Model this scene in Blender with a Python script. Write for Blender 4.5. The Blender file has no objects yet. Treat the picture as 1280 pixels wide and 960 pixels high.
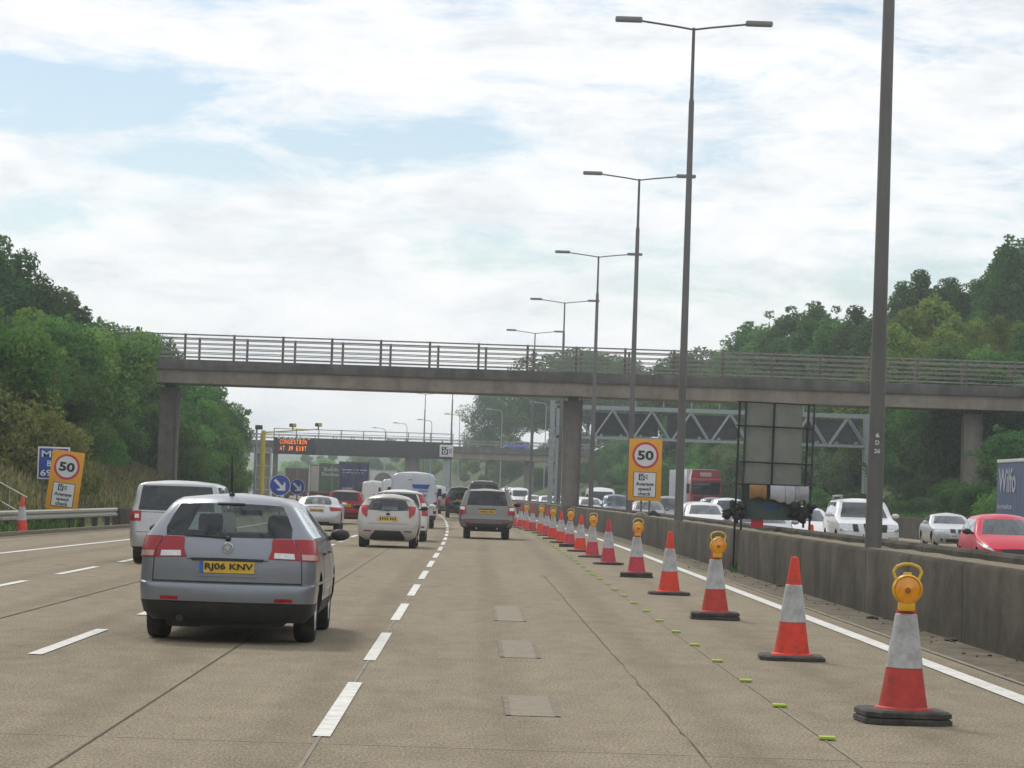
import bpy, bmesh, math, random
import numpy as np
from mathutils import Vector, Matrix
SC = bpy.context.scene
COL = SC.collection
PI = math.pi
R = math.radians
rnd = random.Random(7)

# ------------------------------------------------------------------ camera numbers
FPX, CAMH = 3800.0, 1.6
ROLL, PITCH, YAW = R(1.9), math.atan(136 / 3800), R(0.6)
cr, sr, cp, sp, cy, sy = math.cos(ROLL), math.sin(ROLL), math.cos(PITCH), math.sin(PITCH), math.cos(YAW), math.sin(YAW)

def at(px, py, Y):
    """world X, Z of a photo pixel (1280 x 960) at distance Y"""
    dx, dy = (px - 640) / FPX, -(py - 480) / FPX
    a, b = dx * cr - dy * sr, dx * sr + dy * cr
    yv, z = cp - sp * b, sp + cp * b
    x2, y2 = a * cy + yv * sy, -a * sy + yv * cy
    t = Y / y2
    return x2 * t, CAMH + z * t

def gx(px, Y):
    """world X of a photo column where the ground at distance Y is"""
    yh = 480 + (136 + (px - 640) * sr) / cr
    return at(px, yh + FPX * CAMH / Y, Y)[0]

def shift(Y):
    """sideways drift of the motorway's centre line: straight, then a long left-hand bend"""
    if Y < 80: return 0.0
    if Y < 200: return -0.0001 * (Y - 80) ** 2
    if Y < 700: return -1.44 - 0.024 * (Y - 200) - 0.0002 * (Y - 200) ** 2
    return -63.44 - 0.224 * (Y - 700)

def slope(Y):
    return (shift(Y + 1) - shift(Y - 1)) / 2

# ------------------------------------------------------------------ object helpers
def tag(o, label=None, cat=None, group=None, kind=None):
    if label: o['label'] = label
    if cat: o['category'] = cat
    if group: o['group'] = group
    if kind: o['kind'] = kind
    return o

def empty(name, loc=(0, 0, 0), rz=0.0, label=None, cat=None, group=None):
    o = bpy.data.objects.new(name, None)
    o.empty_display_size = 0.2
    COL.objects.link(o)
    o.location = loc
    o.rotation_euler = (0, 0, rz)
    return tag(o, label, cat, group)

KIDS = {}
def link(o, parent=None):
    COL.objects.link(o)
    if parent is not None:
        o.parent = parent
        KIDS.setdefault(parent.name, []).append(o)
    return o

def copy_tree(o, parent=None):
    c = o.copy()
    link(c, parent)
    for ch in list(KIDS.get(o.name, [])):
        copy_tree(ch, c)
    return c

class MB:
    """collects faces; build() links them as one mesh object"""
    def __init__(s):
        s.v, s.f, s.m = [], [], []
    def add(s, vs, fs, mi=0):
        n = len(s.v)
        s.v += [tuple(p) for p in vs]
        s.f += [tuple(n + i for i in f) for f in fs]
        s.m += [mi] * len(fs)
        return s
    def box(s, x0, x1, y0, y1, z0, z1, mi=0):
        v = [(x, y, z) for z in (z0, z1) for y in (y0, y1) for x in (x0, x1)]
        return s.add(v, [(0, 2, 3, 1), (4, 5, 7, 6), (0, 1, 5, 4), (2, 6, 7, 3), (0, 4, 6, 2), (1, 3, 7, 5)], mi)
    def bbox(s, x0, x1, y0, y1, z0, z1, b=0.02, mi=0):
        """box with chamfered edges"""
        bm = bmesh.new()
        bmesh.ops.create_cube(bm, size=1)
        for v in bm.verts:
            v.co = ((x0 + x1) / 2 + v.co.x * (x1 - x0), (y0 + y1) / 2 + v.co.y * (y1 - y0), (z0 + z1) / 2 + v.co.z * (z1 - z0))
        bmesh.ops.bevel(bm, geom=bm.edges[:], offset=b, segments=2, affect='EDGES', profile=0.6)
        return s.bm(bm, mi)
    def bm(s, bm, mi=0):
        bm.verts.ensure_lookup_table(); bm.verts.index_update()
        s.add([v.co[:] for v in bm.verts], [[v.index for v in f.verts] for f in bm.faces], mi)
        bm.free()
        return s
    def tube(s, p0, p1, r0, r1=None, n=10, mi=0, caps=True):
        r1 = r0 if r1 is None else r1
        p0, p1 = Vector(p0), Vector(p1)
        d = (p1 - p0)
        if d.length < 1e-9: return s
        d.normalize()
        a = d.cross(Vector((0, 0, 1)) if abs(d.z) < 0.9 else Vector((1, 0, 0))).normalized()
        b = d.cross(a)
        vs = []
        for p, r in ((p0, r0), (p1, r1)):
            for i in range(n):
                t = 2 * PI * i / n
                vs.append(p + (a * math.cos(t) + b * math.sin(t)) * r)
        fs = [(i, (i + 1) % n, n + (i + 1) % n, n + i) for i in range(n)]
        if caps: fs += [tuple(range(n - 1, -1, -1)), tuple(range(n, 2 * n))]
        return s.add(vs, fs, mi)
    def path(s, pts, r, n=8, mi=0):
        for a, b in zip(pts[:-1], pts[1:]): s.tube(a, b, r, r, n, mi)
        return s
    def lathe(s, prof, n=24, c=(0, 0, 0), axis='z', mi=0):
        """prof: (radius, height) pairs revolved round an axis"""
        vs, fs = [], []
        k = len(prof)
        for i in range(n):
            t = 2 * PI * i / n
            for r, h in prof:
                a, b = r * math.cos(t), r * math.sin(t)
                q = {'z': (a, b, h), 'x': (h, a, b), 'y': (a, h, b)}[axis]
                vs.append((c[0] + q[0], c[1] + q[1], c[2] + q[2]))
        for i in range(n):
            j = (i + 1) % n
            for q in range(k - 1):
                fs.append((i * k + q, j * k + q, j * k + q + 1, i * k + q + 1))
        return s.add(vs, fs, mi)
    def prism(s, outline, y0, y1, mi=0):
        """outline in x,z extruded along y"""
        n = len(outline)
        vs = [(x, y0, z) for x, z in outline] + [(x, y1, z) for x, z in outline]
        fs = [tuple(range(n)), tuple(range(2 * n - 1, n - 1, -1))]
        fs += [(i, n + i, n + (i + 1) % n, (i + 1) % n) for i in range(n)]
        return s.add(vs, fs, mi)
    def sphere(s, c, rx, ry, rz, n=12, mi=0):
        prof = [(math.sin(PI * i / 8) or 1e-4, -math.cos(PI * i / 8)) for i in range(9)]
        n0 = len(s.v)
        s.lathe(prof, n, mi=mi)
        for i in range(n0, len(s.v)):
            v = s.v[i]
            s.v[i] = (c[0] + v[0] * rx, c[1] + v[1] * ry, c[2] + v[2] * rz)
        return s
    def xf(s, m, start=0):
        for i in range(start, len(s.v)):
            s.v[i] = tuple(m @ Vector(s.v[i]))
        return s
    def build(s, name, mat, parent=None, smooth=None, normals=True):
        me = bpy.data.meshes.new(name)
        me.from_pydata(s.v, [], s.f)
        mats = mat if isinstance(mat, (list, tuple)) else [mat]
        for m in mats: me.materials.append(m)
        if len(mats) > 1: me.polygons.foreach_set('material_index', s.m)
        if normals:
            b = bmesh.new(); b.from_mesh(me); bmesh.ops.recalc_face_normals(b, faces=b.faces[:]); b.to_mesh(me); b.free()
        if smooth is not None:
            me.polygons.foreach_set('use_smooth', [True] * len(me.polygons))
            me.set_sharp_from_angle(angle=R(smooth))
        me.update()
        o = bpy.data.objects.new(name, me)
        return link(o, parent)

_tc = {}
def text_geo(txt, bold=0.0, depth=0.004):
    """letters as faces in the x,z plane (facing -y), unit size, left edge at 0, baseline at 0"""
    key = (txt, bold, depth)
    if key in _tc: return _tc[key]
    cu = bpy.data.curves.new('t', 'FONT')
    cu.body = txt; cu.size = 1.0; cu.offset = bold; cu.extrude = depth; cu.resolution_u = 3
    o = bpy.data.objects.new('t', cu)
    COL.objects.link(o)
    dg = bpy.context.evaluated_depsgraph_get()
    me = o.evaluated_get(dg).to_mesh()
    v = [(p.co.x, -p.co.z, p.co.y) for p in me.vertices]
    f = [tuple(p.vertices) for p in me.polygons]
    o.evaluated_get(dg).to_mesh_clear()
    bpy.data.objects.remove(o); bpy.data.curves.remove(cu)
    xs = [p[0] for p in v] or [0, 1]; zs = [p[2] for p in v] or [0, 1]
    r = (v, f, min(xs), max(xs), min(zs), max(zs))
    _tc[key] = r
    return r

def put_text(mb, txt, x0, x1, z0, z1, y, mi=0, bold=0.0, m=None):
    """fits a line of lettering into a rectangle of the x,z plane at depth y"""
    v, f, a, b, c, d = text_geo(txt, bold)
    vs = [(x0 + (p[0] - a) / (b - a) * (x1 - x0), y + p[1], z0 + (p[2] - c) / (d - c) * (z1 - z0)) for p in v]
    if m is not None: vs = [tuple(m @ Vector(q)) for q in vs]
    return mb.add(vs, f, mi)

# ------------------------------------------------------------------ materials
def nt(name):
    m = bpy.data.materials.new(name)
    m.use_nodes = True
    n = m.node_tree
    n.nodes.clear()
    return m, n.nodes, n.links

def N(nodes, t, **kw):
    n = nodes.new(t)
    for k, v in kw.items(): setattr(n, k, v)
    return n

def tex_noise(nodes, links, coord, scale, detail=4, rough=0.6, stretch=None):
    src = coord
    if stretch:
        mp = N(nodes, 'ShaderNodeMapping'); mp.inputs['Scale'].default_value = stretch
        links.new(coord, mp.inputs['Vector']); src = mp.outputs[0]
    n = N(nodes, 'ShaderNodeTexNoise')
    n.inputs['Scale'].default_value = scale; n.inputs['Detail'].default_value = detail; n.inputs['Roughness'].default_value = rough
    links.new(src, n.inputs['Vector'])
    return n.outputs[0]

def ramp(nodes, links, fac, stops):
    r = N(nodes, 'ShaderNodeValToRGB')
    e = r.color_ramp.elements
    while len(e) < len(stops): e.new(0.5)
    for i, (p, c) in enumerate(stops):
        e[i].position = p; e[i].color = (*c, 1) if len(c) == 3 else c
    links.new(fac, r.inputs[0])
    return r.outputs[0]

def mixc(nodes, links, fac, a, b, mode='MIX'):
    m = N(nodes, 'ShaderNodeMix', data_type='RGBA', blend_type=mode)
    for s, v in ((m.inputs[0], fac), (m.inputs[6], a), (m.inputs[7], b)):
        if isinstance(v, (int, float)): s.default_value = v
        elif isinstance(v, tuple): s.default_value = (*v, 1)
        else: links.new(v, s)
    return m.outputs[2]

def pm(name, col, rough=0.5, metal=0.0, var=0.15, scale=3.0, coat=0.0, bump=0.0, bscale=40, spec=0.5, stretch=None, dirt=None):
    """principled surface whose colour wanders a little; dirt = (colour, scale, amount)"""
    m, n, l = nt(name)
    out = N(n, 'ShaderNodeOutputMaterial'); b = N(n, 'ShaderNodeBsdfPrincipled')
    l.new(b.outputs[0], out.inputs[0])
    tc = N(n, 'ShaderNodeTexCoord').outputs['Object']
    nz = tex_noise(n, l, tc, scale, 5, 0.6, stretch)
    lo = tuple(c * (1 - var) for c in col); hi = tuple(min(1, c * (1 + var)) for c in col)
    c = ramp(n, l, nz, [(0.3, lo), (0.7, hi)])
    if dirt:
        dz = tex_noise(n, l, tc, dirt[1], 6, 0.7)
        f = ramp(n, l, dz, [(0.45, (0, 0, 0)), (0.75, (dirt[2],) * 3)])
        c = mixc(n, l, f, c, dirt[0])
    l.new(c, b.inputs['Base Color'])
    b.inputs['Roughness'].default_value = rough; b.inputs['Metallic'].default_value = metal
    b.inputs['Specular IOR Level'].default_value = spec
    b.inputs['Coat Weight'].default_value = coat
    b.inputs['Coat Roughness'].default_value = 0.08
    if bump:
        bz = tex_noise(n, l, tc, bscale, 4, 0.6)
        bp = N(n, 'ShaderNodeBump'); bp.inputs['Strength'].default_value = bump; bp.inputs['Distance'].default_value = 0.02
        l.new(bz, bp.inputs['Height']); l.new(bp.outputs[0], b.inputs['Normal'])
    return m

def paint(name, col, metal=0.0, rough=0.35, dust=0.25, coat=0.42):
    """car paint: clear coat, road dust towards patches, dark cloth inside"""
    m, n, l = nt(name)
    out = N(n, 'ShaderNodeOutputMaterial'); b = N(n, 'ShaderNodeBsdfPrincipled')
    tc = N(n, 'ShaderNodeTexCoord').outputs['Object']
    f = ramp(n, l, tex_noise(n, l, tc, 4.0, 6, 0.7), [(0.35, (0, 0, 0)), (0.8, (dust,) * 3)])
    c = mixc(n, l, f, col, (0.16, 0.145, 0.125))
    l.new(c, b.inputs['Base Color'])
    b.inputs['Metallic'].default_value = metal; b.inputs['Roughness'].default_value = rough
    b.inputs['Coat Weight'].default_value = coat; b.inputs['Specular IOR Level'].default_value = .5 if coat > .2 else .2; b.inputs['Coat Roughness'].default_value = 0.06
    d = N(n, 'ShaderNodeBsdfDiffuse'); d.inputs[0].default_value = (0.02, 0.02, 0.022, 1)
    g = N(n, 'ShaderNodeNewGeometry'); mx = N(n, 'ShaderNodeMixShader')
    l.new(g.outputs['Backfacing'], mx.inputs[0]); l.new(b.outputs[0], mx.inputs[1]); l.new(d.outputs[0], mx.inputs[2])
    l.new(mx.outputs[0], out.inputs[0])
    return m

def glass(name, tint, refl=1.0):
    m, n, l = nt(name)
    out = N(n, 'ShaderNodeOutputMaterial')
    t = N(n, 'ShaderNodeBsdfTransparent'); t.inputs[0].default_value = (*tint, 1)
    g = N(n, 'ShaderNodeBsdfGlossy'); g.inputs['Roughness'].default_value = 0.03
    g.inputs[0].default_value = (0.9, 0.95, 1, 1)
    fr = N(n, 'ShaderNodeFresnel'); fr.inputs[0].default_value = 1.5
    ge = N(n, 'ShaderNodeNewGeometry'); io = N(n, 'ShaderNodeMapRange'); io.inputs['To Min'].default_value = 1.5; io.inputs['To Max'].default_value = 1 / 1.5
    l.new(ge.outputs['Backfacing'], io.inputs['Value']); l.new(io.outputs[0], fr.inputs[0])
    ml = N(n, 'ShaderNodeMath', operation='MULTIPLY'); ml.inputs[1].default_value = refl
    l.new(fr.outputs[0], ml.inputs[0])
    mx = N(n, 'ShaderNodeMixShader')
    l.new(ml.outputs[0], mx.inputs[0]); l.new(t.outputs[0], mx.inputs[1]); l.new(g.outputs[0], mx.inputs[2])
    l.new(mx.outputs[0], out.inputs[0])
    return m

def emis(name, col, s):
    m, n, l = nt(name)
    out = N(n, 'ShaderNodeOutputMaterial'); e = N(n, 'ShaderNodeEmission')
    e.inputs[0].default_value = (*col, 1); e.inputs[1].default_value = s
    l.new(e.outputs[0], out.inputs[0])
    return m

def leafmat(name, cols, trans=0.35):
    """leaves: every leaf has its own tint, some light passes through"""
    m, n, l = nt(name)
    out = N(n, 'ShaderNodeOutputMaterial')
    at_ = N(n, 'ShaderNodeAttribute'); at_.attribute_name = 'tint'
    k = len(cols)
    c = ramp(n, l, at_.outputs['Fac'], [(i / (k - 1), cols[i]) for i in range(k)])
    oi = N(n, 'ShaderNodeObjectInfo')
    hsv = N(n, 'ShaderNodeHueSaturation')
    mr = N(n, 'ShaderNodeMapRange'); mr.inputs['To Min'].default_value = 0.72; mr.inputs['To Max'].default_value = 1.25
    l.new(oi.outputs['Random'], mr.inputs['Value']); l.new(mr.outputs[0], hsv.inputs['Value'])
    mh = N(n, 'ShaderNodeMapRange'); mh.inputs['To Min'].default_value = 0.482; mh.inputs['To Max'].default_value = 0.512
    l.new(oi.outputs['Random'], mh.inputs['Value']); l.new(mh.outputs[0], hsv.inputs['Hue'])
    l.new(c, hsv.inputs['Color'])
    d = N(n, 'ShaderNodeBsdfDiffuse'); t = N(n, 'ShaderNodeBsdfTranslucent')
    l.new(hsv.outputs[0], d.inputs[0]); l.new(hsv.outputs[0], t.inputs[0])
    mx = N(n, 'ShaderNodeMixShader'); mx.inputs[0].default_value = trans
    l.new(d.outputs[0], mx.inputs[1]); l.new(t.outputs[0], mx.inputs[2])
    l.new(mx.outputs[0], out.inputs[0])
    return m

M = {}
M['black_plastic'] = pm('black_plastic', (0.018, 0.018, 0.019), 0.6, dirt=((0.09, 0.08, 0.07), 5, 0.35))
M['rubber'] = pm('rubber', (0.016, 0.016, 0.017), 0.85, dirt=((0.08, 0.075, 0.065), 8, 0.5))
M['cone_base'] = pm('cone_base', (0.045, 0.042, 0.038), 0.9, var=.4, scale=7, dirt=((0.12, 0.105, 0.085), 9, 0.6))
M['rim'] = pm('rim', (0.42, 0.43, 0.44), 0.35, 0.7, dirt=((0.08, 0.075, 0.065), 12, 0.6))
M['chrome'] = pm('chrome', (0.75, 0.76, 0.78), 0.12, 1.0, 0.05)
M['red_lens'] = pm('red_lens', (0.33, 0.006, 0.014), 0.25, coat=.05, var=0.2)
M['dark_red_lens'] = pm('dark_red_lens', (0.17, 0.008, 0.014), 0.15, coat=1.0, var=0.2)
M['clear_lens'] = pm('clear_lens', (0.62, 0.62, 0.62), 0.12, 0.2, coat=1.0, var=0.2, scale=30)
M['head_lens'] = pm('head_lens', (0.5, 0.53, 0.57), 0.06, 0.6, coat=1.0, var=0.35, scale=14)
M['amber_lens'] = pm('amber_lens', (0.78, 0.30, 0.008), 0.25, coat=.6, var=0.15, scale=30)
M['plate_yellow'] = pm('plate_yellow', (0.66, 0.42, 0.03), 0.45, var=0.06)
M['plate_white'] = pm('plate_white', (0.7, 0.7, 0.66), 0.45, var=0.06)
M['plate_blue'] = pm('plate_blue', (0.02, 0.12, 0.42), 0.45)
M['ink'] = pm('ink', (0.012, 0.012, 0.014), 0.5)
M['white'] = pm('white', (0.74, 0.74, 0.72), 0.5, var=0.05)
M['seat_cloth'] = pm('seat_cloth', (0.018, 0.018, 0.02), 0.95, var=0.3)
M['glass_clear'] = glass('glass_clear', (0.76, 0.82, 0.80), 1.6)
M['glass_tint'] = glass('glass_tint', (0.16, 0.185, 0.185), 1.5)
M['glass_dark'] = glass('glass_dark', (0.05, 0.055, 0.06), 1.2)
M['grille'] = pm('grille', (0.012, 0.012, 0.013), 0.5)
M['paint_estate'] = paint('paint_estate', (0.225, 0.243, 0.282), 0.6, 0.33, .25)
M['paint_silver'] = paint('paint_silver', (0.43, 0.435, 0.45), 0.6, 0.33)
M['paint_lightsilver'] = paint('paint_lightsilver', (0.50, 0.52, 0.545), 0.5, 0.33)
M['paint_white'] = paint('paint_white', (0.63, 0.64, 0.65), 0.0, 0.35, 0.22)
M['paint_white_shaded'] = paint('paint_white_shaded', (0.42, 0.405, 0.38), 0.0, 0.4, 0.25)  # white paint with shade put into the colour, for a rear facing away from light
M['paint_vanwhite'] = paint('paint_vanwhite', (0.45, 0.48, 0.535), 0.0, 0.4, 0.25)
M['paint_red'] = paint('paint_red', (0.30, 0.012, 0.028), 0.0, 0.3, 0.12)
M['paint_darkred'] = paint('paint_darkred', (0.28, 0.010, 0.016), 0.0, 0.3, 0.12, .15)
M['paint_brightred'] = paint('paint_brightred', (0.50, 0.006, 0.035), 0.0, 0.3, 0.03, .12)
M['paint_grey'] = paint('paint_grey', (0.17, 0.162, 0.162), 0.6, 0.35, 0.4)
M['paint_black'] = paint('paint_black', (0.014, 0.014, 0.016), 0.0, 0.25, 0.2)
M['paint_navy'] = paint('paint_navy', (0.05, 0.08, 0.16), 0.3, 0.3)
M['paint_blue'] = paint('paint_blue', (0.02, 0.10, 0.42), 0.2, 0.3, 0.1)
M['paint_palegold'] = paint('paint_palegold', (0.58, 0.55, 0.50), 0.4, 0.33)
# ================================================================== vehicles
def pchip(xs, ys):
    xs = np.array(xs, float); ys = np.array(ys, float)
    h = np.diff(xs); d = np.diff(ys) / h
    m = np.zeros(len(xs)); m[0] = d[0]; m[-1] = d[-1]
    for i in range(1, len(xs) - 1):
        if d[i - 1] * d[i] > 0:
            w1, w2 = 2 * h[i] + h[i - 1], h[i] + 2 * h[i - 1]
            m[i] = (w1 + w2) / (w1 / d[i - 1] + w2 / d[i])
    def f(x):
        x = min(max(x, xs[0]), xs[-1])
        i = min(int(np.searchsorted(xs, x, 'right')) - 1, len(xs) - 2)
        t = (x - xs[i]) / h[i]
        return float((1 + 2 * t) * (1 - t) ** 2 * ys[i] + t * (1 - t) ** 2 * h[i] * m[i] + t * t * (3 - 2 * t) * ys[i + 1] + t * t * (t - 1) * h[i] * m[i + 1])
    return f

class Shell:
    """car body as a stack of rounded outlines. rows: z, rear y, front y, half width, rear corner, front corner,
    half width of the rear glass, of the windscreen, droop of this outline at its sides"""
    def __init__(s, rows, br=0.10, bf=0.22, tp=0.03, S_=None):
        fg = S_['fglass'] if S_ and 'fglass' in S_ else None
        if fg: rows = [(r[0], r[1], r[2], r[3], r[4], min(r[5], .13), r[6], max(r[7], r[3] - .165), r[8]) if r[0] >= fg[0] - .005 else r for r in rows]
        c = list(zip(*rows)); s.z0, s.z1 = rows[0][0], rows[-1][0]
        s.fn = [pchip(c[0], c[i]) for i in range(1, 9)]
        s.br, s.bf, s.tp = br, bf, tp
        s.L = max(c[2])
    def p(s, side, p, z):
        yr, yf, w, rr, rf, hw, hf, dz = [f(z) for f in s.fn]
        rr = min(rr, w * 0.95); rf = min(rf, w * 0.95)
        ycr = yr + s.br * ((w - rr) / w) ** 2 + rr
        ycf = yf - s.bf * ((w - rf) / w) ** 2 - rf
        if p <= 1:
            x = p * (w - rr); y = yr + s.br * (x / w) ** 2
        elif p <= 2:
            a = (p - 1) * PI / 2; x = w - rr + rr * math.sin(a); y = ycr - rr * math.cos(a)
        elif p <= 3:
            x = w; y = ycr + (ycf - ycr) * (p - 2)
        elif p <= 4:
            a = (p - 3) * PI / 2; x = w - rf + rf * math.cos(a); y = ycf + rf * math.sin(a)
        else:
            x = (5 - p) * (w - rf); y = yf - s.bf * (x / w) ** 2
        zz = z - dz * min(1, (x / w)) ** 2
        u = (y - s.L * 0.5) / (s.L * 0.5)
        x *= 1 - s.tp * u * u
        return Vector((side * x, y, zz))
    def nrm(s, side, p, z):
        e = 0.004
        a = s.p(side, min(p + e, 5), z) - s.p(side, max(p - e, 0), z)
        b = s.p(side, p, min(z + e, s.z1)) - s.p(side, p, max(z - e, s.z0))
        n = a.cross(b) * side
        if n.length < 1e-9: return Vector((0, -1, 0))
        return n.normalized()
    def px(s, x, z):
        """p of a rear-face point with this x"""
        w, rr = s.fn[2](z), s.fn[3](z)
        return abs(x) / (w - min(rr, w * .95))
    def fpx(s, x, z):
        w, rf = s.fn[2](z), s.fn[4](z)
        return 5 - abs(x) / (w - min(rf, w * .95))

def patch(sh, side, quad, off=0.008, nu=8, nv=6, lip=0.012, mb=None, mi=0):
    """raised panel on the body: quad = 4 corners (p,z): bottom start, bottom end, top end, top start.  side 0 = mirrored about the centre"""
    mb = mb or MB()
    q = [Vector(c) for c in quad]
    def uv(a, b):
        c = q[0] * (1 - a) * (1 - b) + q[1] * a * (1 - b) + q[2] * a * b + q[3] * (1 - a) * b
        return c.x, c.y
    sg = [1, -1] if side == 0 else [side]
    vs, idx = [], {}
    cols = []
    if side == 0:
        for i in range(nu, 0, -1): cols.append((-1, i / nu))
        for i in range(nu + 1): cols.append((1, i / nu))
    else:
        cols = [(side, i / nu) for i in range(nu + 1)]
    for ci, (sd, a) in enumerate(cols):
        for j in range(nv + 1):
            p, z = uv(a, j / nv)
            edge = ci in (0, len(cols) - 1) or j in (0, nv)
            P, n = sh.p(sd, p, z), sh.nrm(sd, p, z)
            vs.append(P + n * off)
            if edge: idx[(ci, j)] = P - n * lip
    fs = []
    for ci in range(len(cols) - 1):
        for j in range(nv):
            a = ci * (nv + 1) + j
            fs.append((a, a + nv + 1, a + nv + 2, a + 1))
    loop = [(i, 0) for i in range(len(cols))] + [(len(cols) - 1, j) for j in range(1, nv + 1)] + [(i, nv) for i in range(len(cols) - 2, -1, -1)] + [(0, j) for j in range(nv - 1, 0, -1)]
    n0 = len(vs)
    for k in loop: vs.append(idx[k])
    for k in range(len(loop)):
        a, b = loop[k], loop[(k + 1) % len(loop)]
        fs.append((a[0] * (nv + 1) + a[1], n0 + k, n0 + (k + 1) % len(loop), b[0] * (nv + 1) + b[1]))
    return mb.add(vs, fs, mi)

def wheel(parent, x, y, r, w, side, spokes=7):
    root = bpy.data.objects.new('wheel', None); root.empty_display_size = 0.1
    link(root, parent); root.location = (x, y, r)
    rr = r * 0.66
    h = w / 2
    t = MB().lathe([(rr, -h * .8), (r * .9, -h), (r * .975, -h * .8), (r, -h * .4), (r, h * .4), (r * .975, h * .8), (r * .9, h), (rr, h * .8), (rr, -h * .8)], 28, axis='x')
    t.build('tyre', M['rubber'], root, 40, True)
    m = MB()
    o = side * h * .62
    m.lathe([(rr, o + side * .03), (rr * .93, o + side * .035), (rr * .9, o), (rr * .9, o - side * .06)], 28, axis='x')
    for i in range(spokes):
        a = 2 * PI * i / spokes
        m.tube((o + side * .02, math.cos(a) * rr * .12, math.sin(a) * rr * .12), (o + side * .02, math.cos(a) * rr * .93, math.sin(a) * rr * .93), rr * .11, rr * .08, 6)
    m.lathe([(0.001, o + side * .04), (rr * .2, o + side * .035), (rr * .22, o)], 14, axis='x')
    m.lathe([(0.001, o - side * .06), (rr * .92, o - side * .06)], 20, axis='x', mi=1)
    m.build('rim', [M['rim'], M['grille']], root, 40, True)
    return root

def plate(parent, sh, z, h, w, front=False, text=None, yellow=True):
    y = (sh.p(1, 5, z).y + 0.02) if front else (sh.p(1, 0, z).y - 0.012)
    s = -1 if front else 1
    m = Matrix.Translation((0, y, 0)) @ Matrix.Rotation(PI if front else 0, 4, 'Z')
    mb = MB().box(-w / 2, w / 2, -0.01, 0.03, z - h / 2, z + h / 2).xf(m)
    o = mb.build('number_plate', M['plate_yellow'] if yellow else M['plate_white'], parent)
    if text:
        t = MB(); put_text(t, text, -w / 2 + w * .10, w / 2 - w * .02, z - h * .36, z + h * .36, -0.015, bold=0.02, m=m)
        t.build('plate_lettering', M['ink'], o)
        MB().box(-w / 2, -w / 2 + w * .075, -0.014, -0.008, z - h / 2, z + h / 2).xf(m).build('blue_band', M['plate_blue'], o)
    else:
        t = MB()
        for i in range(7):
            x = -w * .42 + i * w * .12 + (w * .05 if i > 3 else 0)
            t.box(x, x + w * .07, -0.014, -0.008, z - h * .28, z + h * .28)
        t.xf(m).build('plate_lettering', M['ink'], o)
    return o

def mirrors(parent, sh, t, z, mat, big=1.0, both=True):
    for s in ((1, -1) if both else (1,)):
        p = sh.p(s, 2 + t, z)
        m = MB().sphere((p.x + s * .13 * big, p.y, p.z + .02), .105 * big, .06 * big, .066 * big)
        m.tube((p.x - s * .02, p.y, p.z - .02), (p.x + s * .09, p.y, p.z), .03 * big, .025 * big, 8)
        m.build('wing_mirror', mat, parent, 50)

def seats(parent, yf, yb, z0=0.55, w=0.36, ztop=1.02):
    m = MB()
    for s in (-1, 1):
        m.bbox(s * w - .24, s * w + .24, yf - .12, yf + .06, z0 - .2, ztop - .03, .05)
        m.bbox(s * w - .24, s * w + .24, yf, yf + .5, z0 - .25, z0, .05)
        m.bbox(s * w - .13, s * w + .13, yf - .12, yf - .02, ztop + .02, ztop + .23, .05)
        m.tube((s * w, yf - .06, ztop - .05), (s * w, yf - .06, ztop + .06), .04, .04, 6)
    m.bbox(-.62, .62, yb - .1, yb + .06, z0 - .25, ztop - .12, .05)
    for x in (-.42, .42): m.bbox(x - .13, x + .13, yb - .1, yb, ztop - .12, ztop + .07, .04)
    return m.build('seats', M['seat_cloth'], parent, 40)

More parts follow.
